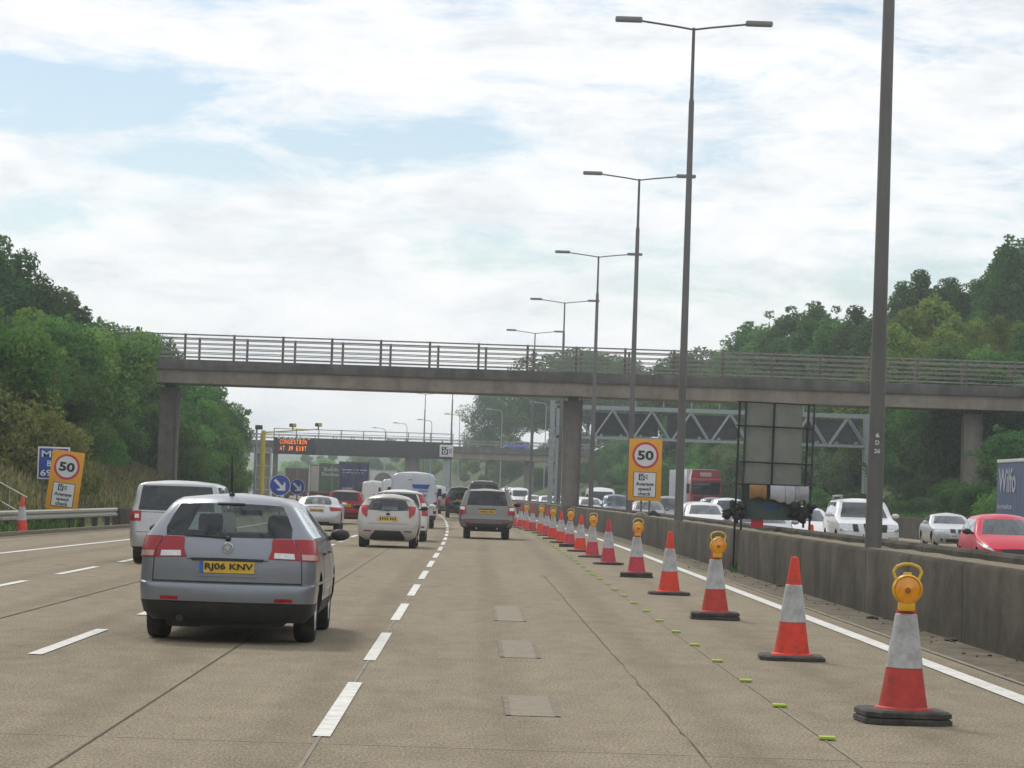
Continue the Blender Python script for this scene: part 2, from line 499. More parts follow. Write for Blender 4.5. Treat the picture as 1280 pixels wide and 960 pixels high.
def make_body(root, S):
    """S: dict of a vehicle kind.  Builds the shell, cuts the wheel arches, splits paint / glass / trim into parts"""
    sh = Shell(S['rows'], S.get('br', .10), S.get('bf', .22), S.get('tp', .03), S)
    Z = sorted(set([r[0] for r in S['rows']] + list(S.get('zx', []))))
    zz = []
    for a, b in zip(Z[:-1], Z[1:]):
        k = max(1, int((b - a) / 0.09)); zz += [a + (b - a) * i / k for i in range(k)]
    Z = zz + [Z[-1]]
    ts = sorted(set([0, 1] + [t for w in S['side'] for t in w] + [i / 10 for i in range(1, 10)]))
    def knots(z):
        yr, yf, w, rr, rf, hw, hf, dz = [f(z) for f in sh.fn]
        rr = min(rr, w * .95); rf = min(rf, w * .95)
        a = min(hw / (w - rr), .985); b = min(hf / (w - rf), .985)
        k = [a * i / 5 for i in range(6)] + [a + (1 - a) * i / 2 for i in (1, 2)]
        k += [1 + i / 4 for i in (1, 2, 3, 4)] + [2 + t for t in ts[1:]] + [3 + i / 4 for i in (1, 2, 3, 4)]
        k += [4 + (1 - b) * i / 2 for i in (1, 2)] + [5 - b + b * i / 5 for i in range(1, 6)]
        return k
    K = len(knots(Z[0])); nS = len(ts) - 1
    j_rear, j_side0, j_side1, j_front = 5, 11, 11 + nS, 11 + nS + 6
    loop = [(1, j) for j in range(K)] + [(-1, j) for j in range(K - 2, 0, -1)]
    nl = len(loop)
    vs, fs, ms = [], [], []
    for z in Z:
        k = knots(z)
        for sd, j in loop: vs.append(sh.p(sd, k[j], z))
    br0, br1 = S.get('rglass', (9, 9)); bf0, bf1 = S.get('fglass', (9, 9)); bs0, bs1 = S.get('sglass', (9, 9))
    val = S.get('valance', 0)
    for i in range(len(Z) - 1):
        zc = (Z[i] + Z[i + 1]) / 2
        for q in range(nl):
            q2 = (q + 1) % nl
            fs.append((i * nl + q, i * nl + q2, (i + 1) * nl + q2, (i + 1) * nl + q))
            (s1, j1), (s2, j2) = loop[q], loop[q2]
            j = min(j1, j2); mi = 0
            if j < j_rear and br0 < zc < br1: mi = 1
            elif j >= j_front and bf0 < zc < bf1: mi = 2
            elif j_side0 <= j < j_side1 and bs0 < zc < bs1:
                t = (ts[j - j_side0] + ts[j - j_side0 + 1]) / 2
                if any(a < t < b for a, b in S['side']): mi = 3
            elif zc < val: mi = 4
            ms.append(mi)
    for base, flip in ((0, True), ((len(Z) - 1) * nl, False)):
        for j in range(K - 1):
            a, b = j, j + 1
            la = (nl - a) % nl if a else 0
            lb = (nl - b) % nl if b < K - 1 else K - 1
            f = [base + i for i in dict.fromkeys((a, b, lb, la))]
            if len(f) > 2:
                fs.append(tuple(reversed(f)) if flip else tuple(f)); ms.append(4 if base == 0 else 0)
    mats = [S['paint'], S.get('rg', M['glass_tint']), M['glass_clear'], S.get('sg', M['glass_tint']), M['black_plastic'], M['grille']]
    me = bpy.data.meshes.new('body')
    me.from_pydata(vs, [], fs)
    for m in mats: me.materials.append(m)
    me.polygons.foreach_set('material_index', ms)
    bm = bmesh.new(); bm.from_mesh(me)
    bmesh.ops.remove_doubles(bm, verts=bm.verts[:], dist=1e-5)
    bmesh.ops.recalc_face_normals(bm, faces=bm.faces[:]); bm.to_mesh(me); bm.free()
    r, tw = S['wr'], S.get('tw', .2)
    tmp = bpy.data.objects.new('tmp', me); COL.objects.link(tmp)
    cm = MB()
    for y in S['axles']:
        for s in (1, -1):
            w = sh.fn[2](r)
            x0, x1 = sorted((s * (w - .30), s * (w + .2)))
            cm.tube((x0, y, r + .02), (x1, y, r + .02), r + .055, r + .055, 28, 5)
    cut = cm.build('cut', mats, None, None, True)
    cut.data.polygons.foreach_set('material_index', [5] * len(cut.data.polygons))
    md = tmp.modifiers.new('b', 'BOOLEAN'); md.operation = 'DIFFERENCE'; md.object = cut; md.solver = 'EXACT'
    dg = bpy.context.evaluated_depsgraph_get()
    full = bpy.data.meshes.new_from_object(tmp.evaluated_get(dg))
    bpy.data.objects.remove(tmp); bpy.data.objects.remove(cut)
    names = ['body', 'rear_window', 'windscreen', 'side_window', 'lower_trim', 'wheel_arch']
    vco = [v.co.copy() for v in full.vertices]
    by = {}
    for p in full.polygons:
        k = p.material_index
        if k == 3: k = 3 if p.center.x > 0 else 6
        if k == 5: k = 10 + (p.center.x > 0) + 2 * (p.center.y > S['axles'][0] + .9)
        by.setdefault(k, []).append(tuple(p.vertices))
    for k, F in sorted(by.items()):
        used = sorted({i for f in F for i in f}); mp = {i: n for n, i in enumerate(used)}
        d = MB().add([vco[i] for i in used], [tuple(mp[i] for i in f) for f in F])
        kk = 3 if k == 6 else 5 if k >= 10 else k
        d.build(names[kk], mats[kk], root, 32, False)
    bpy.data.meshes.remove(full)
    for y in S['axles']:
        for s in (1, -1):
            wheel(root, s * (sh.fn[2](r) - tw / 2 - .02), y, r, tw, s)
    return sh

def vehicle(kind, name, label, X, Y, rz, cat, group=None):
    root = empty(name, (X, Y, 0), rz, label, cat, group)
    kind(root)
    return root

# row helper:   z     yr    yf    w     rr   rf   hw   hwf  dz
def estate(root):
    S = dict(paint=M['paint_estate'], L=4.82, wr=.325, tw=.215, axles=(1.02, 3.85), br=.13, bf=.35, tp=.035,
      rows=[(.22, .16, 4.66, .78, .20, .3, .63, .6, 0), (.30, .07, 4.76, .865, .20, .35, .63, .6, 0), (.42, .02, 4.82, .895, .18, .4, .63, .6, 0),
            (.55, 0, 4.82, .905, .17, .45, .63, .6, 0), (.595, .015, 4.80, .905, .16, .45, .63, .6, 0), (.61, .055, 4.79, .905, .15, .45, .63, .6, 0),
            (.70, .055, 4.72, .903, .15, .45, .63, .62, .01), (.84, .055, 4.45, .895, .15, .45, .64, .66, .02), (.95, .07, 3.95, .885, .16, .4, .645, .70, .02),
            (1.03, .10, 3.58, .868, .20, .32, .655, .72, 0), (1.06, .12, 3.50, .855, .20, .30, .655, .72, -.01), (1.15, .18, 3.32, .79, .10, .28, .65, .69, 0),
            (1.28, .27, 3.02, .705, .08, .26, .592, .63, .01), (1.40, .36, 2.74, .625, .08, .24, .525, .56, .02), (1.44, .42, 2.62, .59, .17, .22, .46, .52, .025),
            (1.475, .56, 2.42, .53, .16, .2, .36, .42, .025), (1.495, .80, 2.15, .32, .12, .12, .2, .25, .02), (1.503, 1.1, 1.9, .12, .05, .05, .07, .08, .01)],
      rglass=(1.055, 1.41), fglass=(1.055, 1.41), sglass=(1.055, 1.39), side=[(.015, .27), (.30, .60), (.635, .97)], valance=.41,
      rg=glass('glass_estate', (0.43, 0.51, 0.50), 1.2), sg=glass('glass_estate_side', (0.45, 0.5, 0.5), 1.6))
    sh = make_body(root, S)
    # tail lamps: red upper field, clear lower field, seam at the tailgate edge
    for s in (1, -1):
        a = patch(sh, s, [(sh.px(.42, .86), .862), (1.0, .862), (1.0, 1.05), (sh.px(.455, 1.05), 1.05)], .012).build('tail_lamp', M['red_lens'], root, 50)
        patch(sh, s, [(sh.px(.475, .88), .872), (.93, .872), (.93, .925), (sh.px(.48, .925), .925)], .016, 4, 3, .004).build('reversing_lens', M['clear_lens'], a, 50)
        b = patch(sh, s, [(1.05, .862), (2.10, .862), (2.07, 1.045), (1.05, 1.05)], .012).build('tail_lamp', M['red_lens'], root, 50)
        patch(sh, s, [(1.1, .872), (2.05, .872), (2.05, .925), (1.1, .925)], .016, 6, 3, .004).build('indicator_lens', pm('pink_lens', (.5, .28, .26), .2, coat=1), b, 50)
        patch(sh, s, [(sh.px(.50, .44), .432), (sh.px(.68, .44), .432), (sh.px(.68, .46), .465), (sh.px(.50, .46), .465)], .006, 4, 2).build('reflector', M['red_lens'], root, 50)
        patch(sh, s, [(1.04, .62), (1.075, .62), (1.075, .86), (1.04, .86)], .002, 2, 6, .004).build('panel_gap', M['grille'], root)
    patch(sh, 0, [(0, .606), (1.07, .606), (1.07, .622), (0, .622)], .004, 8, 2, .004).build('tailgate_gap', M['grille'], root)
    patch(sh, 0, [(0, .838), (sh.px(.42, .84), .838), (sh.px(.42, .84), .846), (0, .846)], .003, 6, 1, .004).build('panel_gap', M['grille'], root)
    patch(sh, 0, [(0, .828), (sh.px(.36, .83), .828), (sh.px(.38, .85), .855), (0, .855)], .018, 6, 2).build('handle_recess', M['black_plastic'], root, 50)
    patch(sh, 0, [(0, .672), (sh.px(.31, .7), .672), (sh.px(.31, .7), .70), (0, .70)], .02, 6, 2).build('plate_ledge', M['paint_estate'], root, 50)
    plate(root, sh, .765, .113, .545, text='RJ06 KNV')
    # badge: ring with a winged beast seen from the side
    z = .955; y = sh.p(1, 0, z).y - .012
    b = MB()
    b.lathe([(.047, -.004), (.049, -.009), (.054, -.009), (.057, -.004)], 28, (0, y, z), 'y')
    g = [(-.05, .012), (-.02, .018), (.0, .045), (.012, .030), (.03, .045), (.028, .015), (.045, .0), (.02, -.005), (.028, -.04), (.008, -.025), (-.012, -.042), (-.010, -.012), (-.035, -.004)]
    b.prism([(q[0] * .78, z + q[1] * .78) for q in g], y - .008, y + .002)
    b.build('badge', M['chrome'], root, 30)
    # aerial, high brake lamp, wiper, rear screen surround, exhaust, towing cover
    MB().tube((-.02, .62, 1.485), (-.02, .45, 1.88), .012, .006, 6).sphere((-.02, .62, 1.49), .03, .05, .025).build('aerial', M['black_plastic'], root, 50)
    patch(sh, 0, [(0, 1.385), (sh.px(.14, 1.39), 1.388), (sh.px(.14, 1.4), 1.40), (0, 1.40)], .010, 4, 2).build('brake_light_strip', M['black_plastic'], root)
    w = MB()
    w.tube(sh.p(1, 0, 1.06) + Vector((0, -.02, 0)), sh.p(-1, .70, 1.075) + Vector((0, -.025, 0)), .009, .007, 6)
    w.sphere(sh.p(1, 0, 1.05) + Vector((0, -.015, 0)), .03, .02, .025)
    w.build('wiper', M['black_plastic'], root, 50)
    patch(sh, 0, [(0, .225), (.9, .245), (.95, .40), (0, .40)], .012, 8, 4).build('rear_valance', M['black_plastic'], root, 50)
    MB().tube((-.46, .10, .245), (-.46, .7, .26), .035, .035, 12).build('exhaust', M['black_plastic'], root, 50)
    MB().bbox(-.55, .55, .3, 4.5, .17, .24, .02).bbox(-.62, -.26, .35, .95, .15, .3, .04).build('underbody', M['black_plastic'], root, 40)
    mirrors(root, sh, .93, 1.05, M['black_plastic'], 1.0)
    seats(root, 2.35, 1.35, .58, .37, 1.04)
    MB().bbox(-.68, .68, 3.05, 3.6, .85, 1.07, .05).build('dashboard', M['seat_cloth'], root, 40)
    MB().bbox(-.13, .13, 2.98, 3.02, 1.26, 1.33, .015).build('rear_view_mirror', M['black_plastic'], root, 40)
    MB().lathe([(.17, -.012), (.19, 0), (.17, .012), (.165, 0), (.17, -.012)], 20, (.37, 2.95, .98), 'y').build('steering_wheel', M['seat_cloth'], root, 40)
    for s in (1, -1):
        patch(sh, s, [(2.06, .60), (2.94, .60), (2.94, .625), (2.06, .625)], .008, 14, 1).build('side_moulding', M['paint_estate'], root)
        for t in (.33, .635):
            patch(sh, s, [(2 + t, .34), (2 + t + .003, .34), (2 + t + .003, 1.03), (2 + t, 1.03)], .001, 1, 8, .003).build('panel_gap', M['grille'], root)
        for t in (.36, .66):
            patch(sh, s, [(2 + t, .905), (2 + t + .05, .905), (2 + t + .05, .93), (2 + t, .93)], .03, 3, 2).build('door_handle', M['paint_estate'], root, 50)

def mpv_van(root):
    S = dict(paint=M['paint_silver'], wr=.32, axles=(.68, 3.3), br=.05, bf=.3, tp=.02,
      rows=[(.24, .10, 4.1, .78, .15, .3, .7, .6, 0), (.34, .02, 4.2, .87, .16, .4, .7, .6, 0), (.50, 0, 4.22, .90, .16, .4, .7, .6, 0), (.62, .02, 4.2, .90, .15, .4, .7, .6, 0),
            (.85, .05, 3.95, .90, .14, .4, .72, .65, 0), (1.0, .07, 3.5, .885, .13, .32, .745, .7, 0), (1.04, .09, 3.42, .875, .12, .3, .745, .7, 0), (1.3, .13, 3.0, .82, .10, .25, .725, .62, 0),
            (1.52, .17, 2.6, .77, .09, .22, .69, .55, .01), (1.56, .19, 2.5, .74, .09, .2, .65, .5, .02), (1.60, .30, 2.3, .62, .09, .2, .5, .42, .02), (1.625, .5, 2.0, .3, .05, .1, .2, .2, .01)],
      rglass=(1.04, 1.53), fglass=(1.04, 1.50), sglass=(1.04, 1.50), side=[(.03, .30), (.34, .62), (.66, .97)], valance=.30, rg=M['glass_tint'])
    sh = make_body(root, S)
    for s in (1, -1):
        a = patch(sh, s, [(sh.px(.68, .8), .83), (1.9, .83), (1.9, 1.02), (sh.px(.68, 1.), 1.02)], .012).build('tail_lamp', M['red_lens'], root, 50)
        patch(sh, s, [(sh.px(.72, .8), .885), (1.2, .885), (1.2, .96), (sh.px(.72, 1.), .96)], .017, 4, 3, .004).build('reversing_lens', M['clear_lens'], a, 50)
    patch(sh, 0, [(0, .615), (1.1, .615), (1.1, .625), (0, .625)], .003, 8, 1, .004).build('tailgate_gap', M['grille'], root)
    patch(sh, 0, [(0, 1.0), (.95, 1.0), (.95, 1.01), (0, 1.01)], .003, 8, 1, .004).build('panel_gap', M['grille'], root)
    plate(root, sh, .78, .113, .52)
    mirrors(root, sh, .93, 1.06, M['black_plastic'])
    seats(root, 1.9, 1.0, .62, .37, 1.1)
    # rolled load on the parcel shelf seen through the glass
    MB().sphere((-.42, .45, 1.18), .2, .14, .12).build('parcel', pm('pale_parcel', (.25, .27, .28), .8), root, 50)

def white_hatch(root):
    S = dict(paint=M['paint_white_shaded'], wr=.30, axles=(.66, 3.15), br=.20, bf=.35, tp=.05,
      rows=[(.21, .17, 3.8, .70, .25, .3, .5, .55, 0), (.30, .06, 3.88, .80, .28, .4, .5, .55, 0), (.45, 0, 3.95, .845, .30, .45, .52, .58, 0), (.60, 0, 3.95, .86, .30, .45, .54, .6, 0),
            (.75, .05, 3.8, .858, .28, .45, .56, .62, .0), (.92, .14, 3.3, .84, .26, .4, .575, .64, .0), (1.00, .19, 2.95, .82, .24, .32, .57, .65, -.045), (1.10, .25, 2.78, .785, .22, .28, .66, .63, .0),
            (1.20, .31, 2.60, .74, .20, .26, .60, .58, .03), (1.32, .36, 2.34, .67, .18, .24, .47, .5, .06), (1.36, .34, 2.24, .63, .18, .2, .42, .46, .05), (1.42, .42, 2.02, .50, .18, .2, .32, .35, .035), (1.45, .62, 1.8, .32, .12, .12, .2, .2, .02), (1.46, .9, 1.6, .12, .05, .05, .06, .06, 0)],
      rglass=(1.0, 1.32), fglass=(1.0, 1.36), sglass=(1.0, 1.33), side=[(.10, .42), (.46, .95)], valance=.0, rg=M['glass_tint'])
    sh = make_body(root, S)
    for s in (1, -1):
        patch(sh, s, [(sh.px(.60, .84), .82), (1.35, .90), (1.75, 1.14), (.98, 1.14)], .014).build('tail_lamp', M['red_lens'], root, 50)
        patch(sh, s, [(.85, .44), (1.3, .44), (1.3, .47), (.85, .47)], .006, 4, 2).build('reflector', M['dark_red_lens'], root)
    patch(sh, 0, [(0, .23), (1.05, .23), (.65, .47), (0, .47)], .014, 10, 5).build('rear_valance', M['black_plastic'], root, 50)
    patch(sh, 0, [(0, .66), (.98, .655), (.98, .665), (0, .67)], .003, 8, 1, .004).build('tailgate_gap', pm('gap_grey', (.25, .25, .25)), root)
    patch(sh, 0, [(0, .855), (.40, .855), (.42, .875), (0, .875)], .012, 6, 2).build('handle_recess', pm('chrome_strip', (.4, .41, .42), .3, .6), root, 50)
    z = .90; y = sh.p(1, 0, z).y
    MB().lathe([(.001, -.012), (.05, -.01), (.055, 0)], 20, (0, y, z), 'y').build('badge', M['ink'], root, 50)
    plate(root, sh, .79, .113, .52)
    m = MB()
    p = sh.p(1, 0, 1.005); m.tube(p + Vector((0, -.02, 0)), p + Vector((-.33, -.03, .02)), .008, .006, 6); m.sphere(p, .03, .03, .02)
    m.build('wiper', M['black_plastic'], root, 50)
    MB().tube((-.1, 1.4, 1.455), (-.1, 1.25, 1.62), .005, .003, 6).build('aerial', M['black_plastic'], root)
    mirrors(root, sh, .88, 1.02, M['black_plastic'])
    seats(root, 1.75, .85, .55, .35, .98)

def tall_lamp_mpv(root):
    S = dict(paint=M['paint_white'], wr=.32, axles=(.85, 3.5), br=.16, bf=.3, tp=.03,
      rows=[(.22, .12, 4.3, .75, .2, .3, .6, .6, 0), (.35, .02, 4.38, .87, .2, .4, .6, .6, 0), (.55, 0, 4.4, .90, .2, .4, .6, .6, 0), (.75, .03, 4.2, .90, .18, .4, .62, .6, 0), (.98, .08, 3.5, .88, .18, .35, .64, .65, 0),
            (1.05, .10, 3.35, .86, .18, .3, .64, .68, 0), (1.3, .2, 2.95, .77, .16, .26, .58, .6, 0), (1.47, .28, 2.6, .69, .16, .22, .50, .5, .02), (1.52, .26, 2.45, .64, .16, .2, .46, .46, .03), (1.57, .45, 2.2, .45, .14, .15, .3, .3, .02), (1.59, .8, 1.9, .15, .06, .06, .08, .1, 0)],
      rglass=(1.05, 1.47), fglass=(1.05, 1.47), sglass=(1.05, 1.45), side=[(.05, .28), (.32, .6), (.64, .96)], valance=.3, rg=M['glass_dark'])
    sh = make_body(root, S)
    for s in (1, -1):
        a = patch(sh, s, [(1.0, .80), (1.9, .80), (1.9, 1.48), (1.1, 1.48)], .015, 6, 12).build('tail_lamp', M['red_lens'], root, 50)
        patch(sh, s, [(1.1, 1.0), (1.8, 1.0), (1.8, 1.18), (1.15, 1.18)], .02, 4, 4, .004).build('clear_lens', M['clear_lens'], a, 50)
        patch(sh, s, [(.9, .43), (1.4, .43), (1.4, .48), (.9, .48)], .008, 4, 2).build('reflector', M['red_lens'], root)
    plate(root, sh, .82, .113, .52)
    mirrors(root, sh, .93, 1.06, M['paint_white'], 1.1)
    seats(root, 2.1, 1.1, .58, .37, 1.04)

def roadster(root):
    S = dict(paint=M['paint_lightsilver'], wr=.32, tw=.24, axles=(.80, 3.2), br=.22, bf=.35, tp=.04,
      rows=[(.20, .16, 3.95, .75, .25, .35, .55, .55, 0), (.30, .05, 4.03, .85, .28, .4, .55, .55, 0), (.48, 0, 4.08, .89, .30, .45, .55, .55, 0), (.62, .02, 4.05, .895, .30, .45, .55, .55, 0), (.78, .07, 3.8, .89, .28, .45, .55, .6, 0),
            (.88, .10, 3.3, .875, .26, .4, .55, .62, .02), (.93, .16, 2.9, .85, .26, .35, .55, .65, .03), (.955, .75, 2.68, .80, .30, .3, .53, .65, .02), (1.0, .82, 2.58, .765, .25, .28, .52, .63, .01), (1.12, 1.0, 2.32, .71, .22, .25, .47, .56, .02),
            (1.22, 1.22, 2.05, .62, .2, .22, .38, .46, .03), (1.265, 1.42, 1.85, .45, .15, .15, .25, .3, .03), (1.285, 1.55, 1.7, .15, .05, .05, .08, .08, .01)],
      rglass=(.955, 1.215), fglass=(.955, 1.22), sglass=(.955, 1.20), side=[(.12, .95)], valance=.26, rg=M['glass_clear'])
    sh = make_body(root, S)
    for s in (1, -1):
        a = patch(sh, s, [(sh.px(.52, .72), .72), (2.0, .76), (2.0, .86), (sh.px(.46, .86), .87)], .014).build('tail_lamp', M['red_lens'], root, 50)
        patch(sh, s, [(1.0, .765), (1.9, .775), (1.9, .80), (1.0, .80)], .018, 5, 2, .004).build('clear_lens', M['dark_red_lens'], a, 50)
    plate(root, sh, .74, .113, .52)
    patch(sh, 0, [(0, .22), (.8, .24), (.85, .34), (0, .34)], .012, 8, 3).build('rear_valance', M['black_plastic'], root, 50)
    patch(sh, 0, [(0, .865), (.5, .865), (.5, .88), (0, .88)], .012, 6, 1).build('brake_light_strip', M['dark_red_lens'], root)
    mirrors(root, sh, .9, .97, M['paint_lightsilver'])
    seats(root, 1.6, 1.2, .5, .36, .9)

def hatch_rear(pt, roof=None):
    """generic hatchback seen mostly from behind"""
    def kind(root):
        S = dict(paint=pt, wr=.30, axles=(.65, 3.15), br=.16, bf=.3, tp=.04,
          rows=[(.22, .12, 3.85, .72, .22, .3, .55, .55, 0), (.34, .03, 3.93, .82, .24, .4, .55, .55, 0), (.52, 0, 3.97, .85, .24, .4, .55, .58, 0), (.75, .03, 3.8, .85, .22, .4, .56, .6, 0), (.95, .09, 3.3, .835, .2, .35, .6, .62, 0),
                (1.02, .13, 3.0, .815, .2, .3, .62, .64, 0), (1.2, .22, 2.7, .745, .18, .26, .57, .58, .01), (1.38, .32, 2.35, .66, .16, .22, .49, .5, .02), (1.43, .30, 2.25, .60, .16, .2, .44, .45, .03), (1.48, .5, 2.0, .42, .14, .15, .28, .28, .02), (1.495, .8, 1.75, .14, .05, .05, .08, .08, 0)],
          rglass=(1.02, 1.38), fglass=(1.02, 1.38), sglass=(1.02, 1.36), side=[(.06, .4), (.45, .96)], valance=.3, rg=M['glass_dark'])
        sh = make_body(root, S)
        for s in (1, -1):
            patch(sh, s, [(1.0, .72), (1.8, .72), (1.8, 1.0), (1.0, 1.0)], .014).build('tail_lamp', M['red_lens'], root, 50)
        patch(sh, 0, [(0, .40), (1.3, .40), (1.3, .5), (0, .5)], .006, 8, 2).build('bumper_strip', M['black_plastic'], root, 50)
        plate(root, sh, .82, .113, .52)
        patch(sh, 0, [(0, 1.40), (1.2, 1.39), (1.2, 1.43), (0, 1.445)], .03, 8, 2, .0).build('roof_spoiler', roof or pt, root, 50)
        mirrors(root, sh, .9, 1.03, M['black_plastic'])
        seats(root, 1.8, .95, .55, .35, .98)
    return kind

def suv(root):
    pt = M['paint_grey']
    S = dict(paint=pt, wr=.36, tw=.235, axles=(.85, 3.51), br=.10, bf=.25, tp=.03,
      rows=[(.36, .10, 4.3, .80, .15, .3, .66, .6, 0), (.42, .03, 4.42, .89, .16, .4, .66, .6, 0), (.55, 0, 4.48, .94, .18, .4, .66, .6, 0), (.66, 0, 4.5, .955, .18, .4, .66, .6, 0), (.70, .03, 4.48, .955, .17, .4, .66, .62, 0), (.95, .06, 4.3, .95, .16, .4, .68, .66, 0), (1.10, .09, 3.6, .93, .15, .35, .70, .7, 0),
            (1.14, .11, 3.3, .915, .15, .3, .71, .72, 0), (1.4, .2, 2.95, .83, .14, .26, .65, .64, 0), (1.6, .28, 2.6, .755, .14, .22, .585, .55, .01), (1.64, .26, 2.5, .72, .14, .2, .55, .52, .02), (1.69, .45, 2.2, .55, .14, .2, .36, .36, .02), (1.715, .8, 1.9, .2, .08, .08, .1, .1, .01)],
      rglass=(1.14, 1.60), fglass=(1.14, 1.60), sglass=(1.14, 1.58), side=[(.04, .26), (.31, .6), (.64, .96)], valance=.46, rg=M['glass_dark'], sg=M['glass_dark'])
    sh = make_body(root, S)
    for s in (1, -1):
        a = patch(sh, s, [(sh.px(.72, .86), .84), (1.9, .84), (1.9, 1.12), (sh.px(.74, 1.1), 1.12)], .018).build('tail_lamp', M['red_lens'], root, 50)
        patch(sh, s, [(.98, .98), (1.7, .98), (1.7, 1.08), (.98, 1.08)], .024, 5, 4, .004).build('clear_lens', M['clear_lens'], a, 50)
        patch(sh, s, [(.72, .545), (1.1, .545), (1.1, .58), (.72, .58)], .008, 4, 2).build('reflector', M['red_lens'], root)
        MB().path([(s * .66, .55, 1.66), (s * .66, .62, 1.79), (s * .63, 2.3, 1.80), (s * .62, 2.5, 1.68)], .022).build('roof_rail', M['rim'], root, 50)
    patch(sh, 0, [(0, .40), (.9, .42), (1.0, .53), (0, .53)], .016, 8, 3).build('rear_valance', M['black_plastic'], root, 50)
    patch(sh, 0, [(0, .66), (1.05, .66), (1.05, .675), (0, .675)], .004, 8, 1, .004).build('tailgate_gap', M['grille'], root)
    patch(sh, 0, [(0, 1.0), (.38, 1.0), (.38, 1.03), (0, 1.03)], .014, 5, 2).build('handle_recess', M['black_plastic'], root, 50)
    patch(sh, 0, [(0, 1.615), (.3, 1.615), (.3, 1.635), (0, 1.635)], .012, 4, 1).build('brake_light_strip', M['red_lens'], root)
    plate(root, sh, .93, .113, .54)
    for x in (-.35, .35): MB().tube((x, .02, .37), (x, .5, .38), .03, .03, 10).build('exhaust', M['rim'], root, 50)
    MB().bbox(-.7, .7, .3, 4.1, .26, .36, .03).build('underbody', M['black_plastic'], root, 40)
    mirrors(root, sh, .93, 1.16, M['black_plastic'], 1.2)
    seats(root, 2.1, 1.15, .7, .4, 1.2)

def panel_van(pt, logo=False, h=2.35):
    def kind(root):
        k = (h - 2.35)
        S = dict(paint=pt, wr=.33, axles=(1.0, 4.1), br=.04, bf=.3, tp=.01,
          rows=[(.28, .10, 4.95, .85, .1, .3, .7, .7, 0), (.38, .02, 5.05, .94, .1, .4, .7, .7, 0), (.55, 0, 5.1, .97, .1, .4, .7, .7, 0), (.9, .01, 5.05, .98, .1, .4, .7, .75, 0), (1.15, .02, 4.5, .98, .1, .35, .7, .8, 0), (1.25, .03, 4.3, .975, .1, .3, .7, .8, 0),
                (1.8, .07, 3.9, .93, .1, .25, .68, .72, 0), (2.0, .09, 3.6, .90, .1, .22, .66, .66, 0), (2.2 + k, .12, 3.3, .85, .12, .2, .6, .6, .01), (2.29 + k, .17, 3.1, .76, .14, .2, .5, .5, .03), (2.34 + k, .4, 2.8, .5, .12, .15, .3, .3, .03), (2.35 + k, .7, 2.5, .2, .08, .08, .1, .1, .01)],
          fglass=(1.25, 1.9), sglass=(1.25, 1.8), side=[(.78, .96)], valance=.5)
        sh = make_body(root, S)
        for s in (1, -1):
            a = patch(sh, s, [(.97, .62), (1.9, .62), (1.9, 1.1), (.97, 1.1)], .016, 5, 8).build('tail_lamp', M['dark_red_lens'], root, 50)
            patch(sh, s, [(1.0, .74), (1.7, .74), (1.7, .84), (1.0, .84)], .02, 4, 2, .004).build('clear_lens', M['clear_lens'], a, 50)
            MB().bbox(s * 1.07 - .09, s * 1.07 + .09, 4.05, 4.2, 1.35, 1.68, .04).tube((s * .95, 4.12, 1.42), (s * 1.02, 4.12, 1.45), .03).build('wing_mirror', M['black_plastic'], root, 40)
        patch(sh, 0, [(0, .36), (1.3, .36), (1.3, .5), (0, .5)], .05, 8, 3).build('rear_step_bumper', M['black_plastic'], root, 50)
        patch(sh, 1, [(0, .58), (.012, .58), (.012, 2.22 + k), (0, 2.22 + k)], .003, 1, 12, .004).build('door_gap', pm('gap_grey', (.2, .2, .2)), root)
        patch(sh, -1, [(.1, 1.98), (.28, 1.98), (.28, 2.02), (.1, 2.02)], .012, 3, 1).build('brake_light_strip', M['dark_red_lens'], root)
        patch(sh, 0, [(0, 1.06), (.1, 1.06), (.1, 1.12), (0, 1.12)], .02, 3, 2).build('door_handle', M['black_plastic'], root)
        for s in (1, -1):
            b = MB()
            for z in (.85, 1.5, 2.0): b.bbox(s * .92 - .03, s * .92 + .03, .03, .12, z - .05, z + .05, .01)
            b.build('door_hinge', M['rim'], root, 40)
        if logo:
            bl = pm('logo_blue', (.03, .09, .34), .5, var=.3, scale=9)
            a = MB()
            n0 = len(a.v); y = sh.p(1, 0, 1.75).y - .03
            a.prism([(.0, 1.65), (.60, 1.64), (.68, 1.83), (-.07, 1.82)], y, y + .03)
            for q in range(5): a.prism([(.22 + q * .08, 1.50), (.26 + q * .08, 1.50), (.28 + q * .08, 1.58), (.23 + q * .08, 1.58)], y + .01, y + .03)
            a.build('logo', bl, root, None, True)
            t = MB(); put_text(t, 'w', .32, .56, 1.30, 1.42, y - .005, bold=.02); t.build('logo_lettering', bl, root)
        plate(root, sh, .66, .113, .52)
    return kind

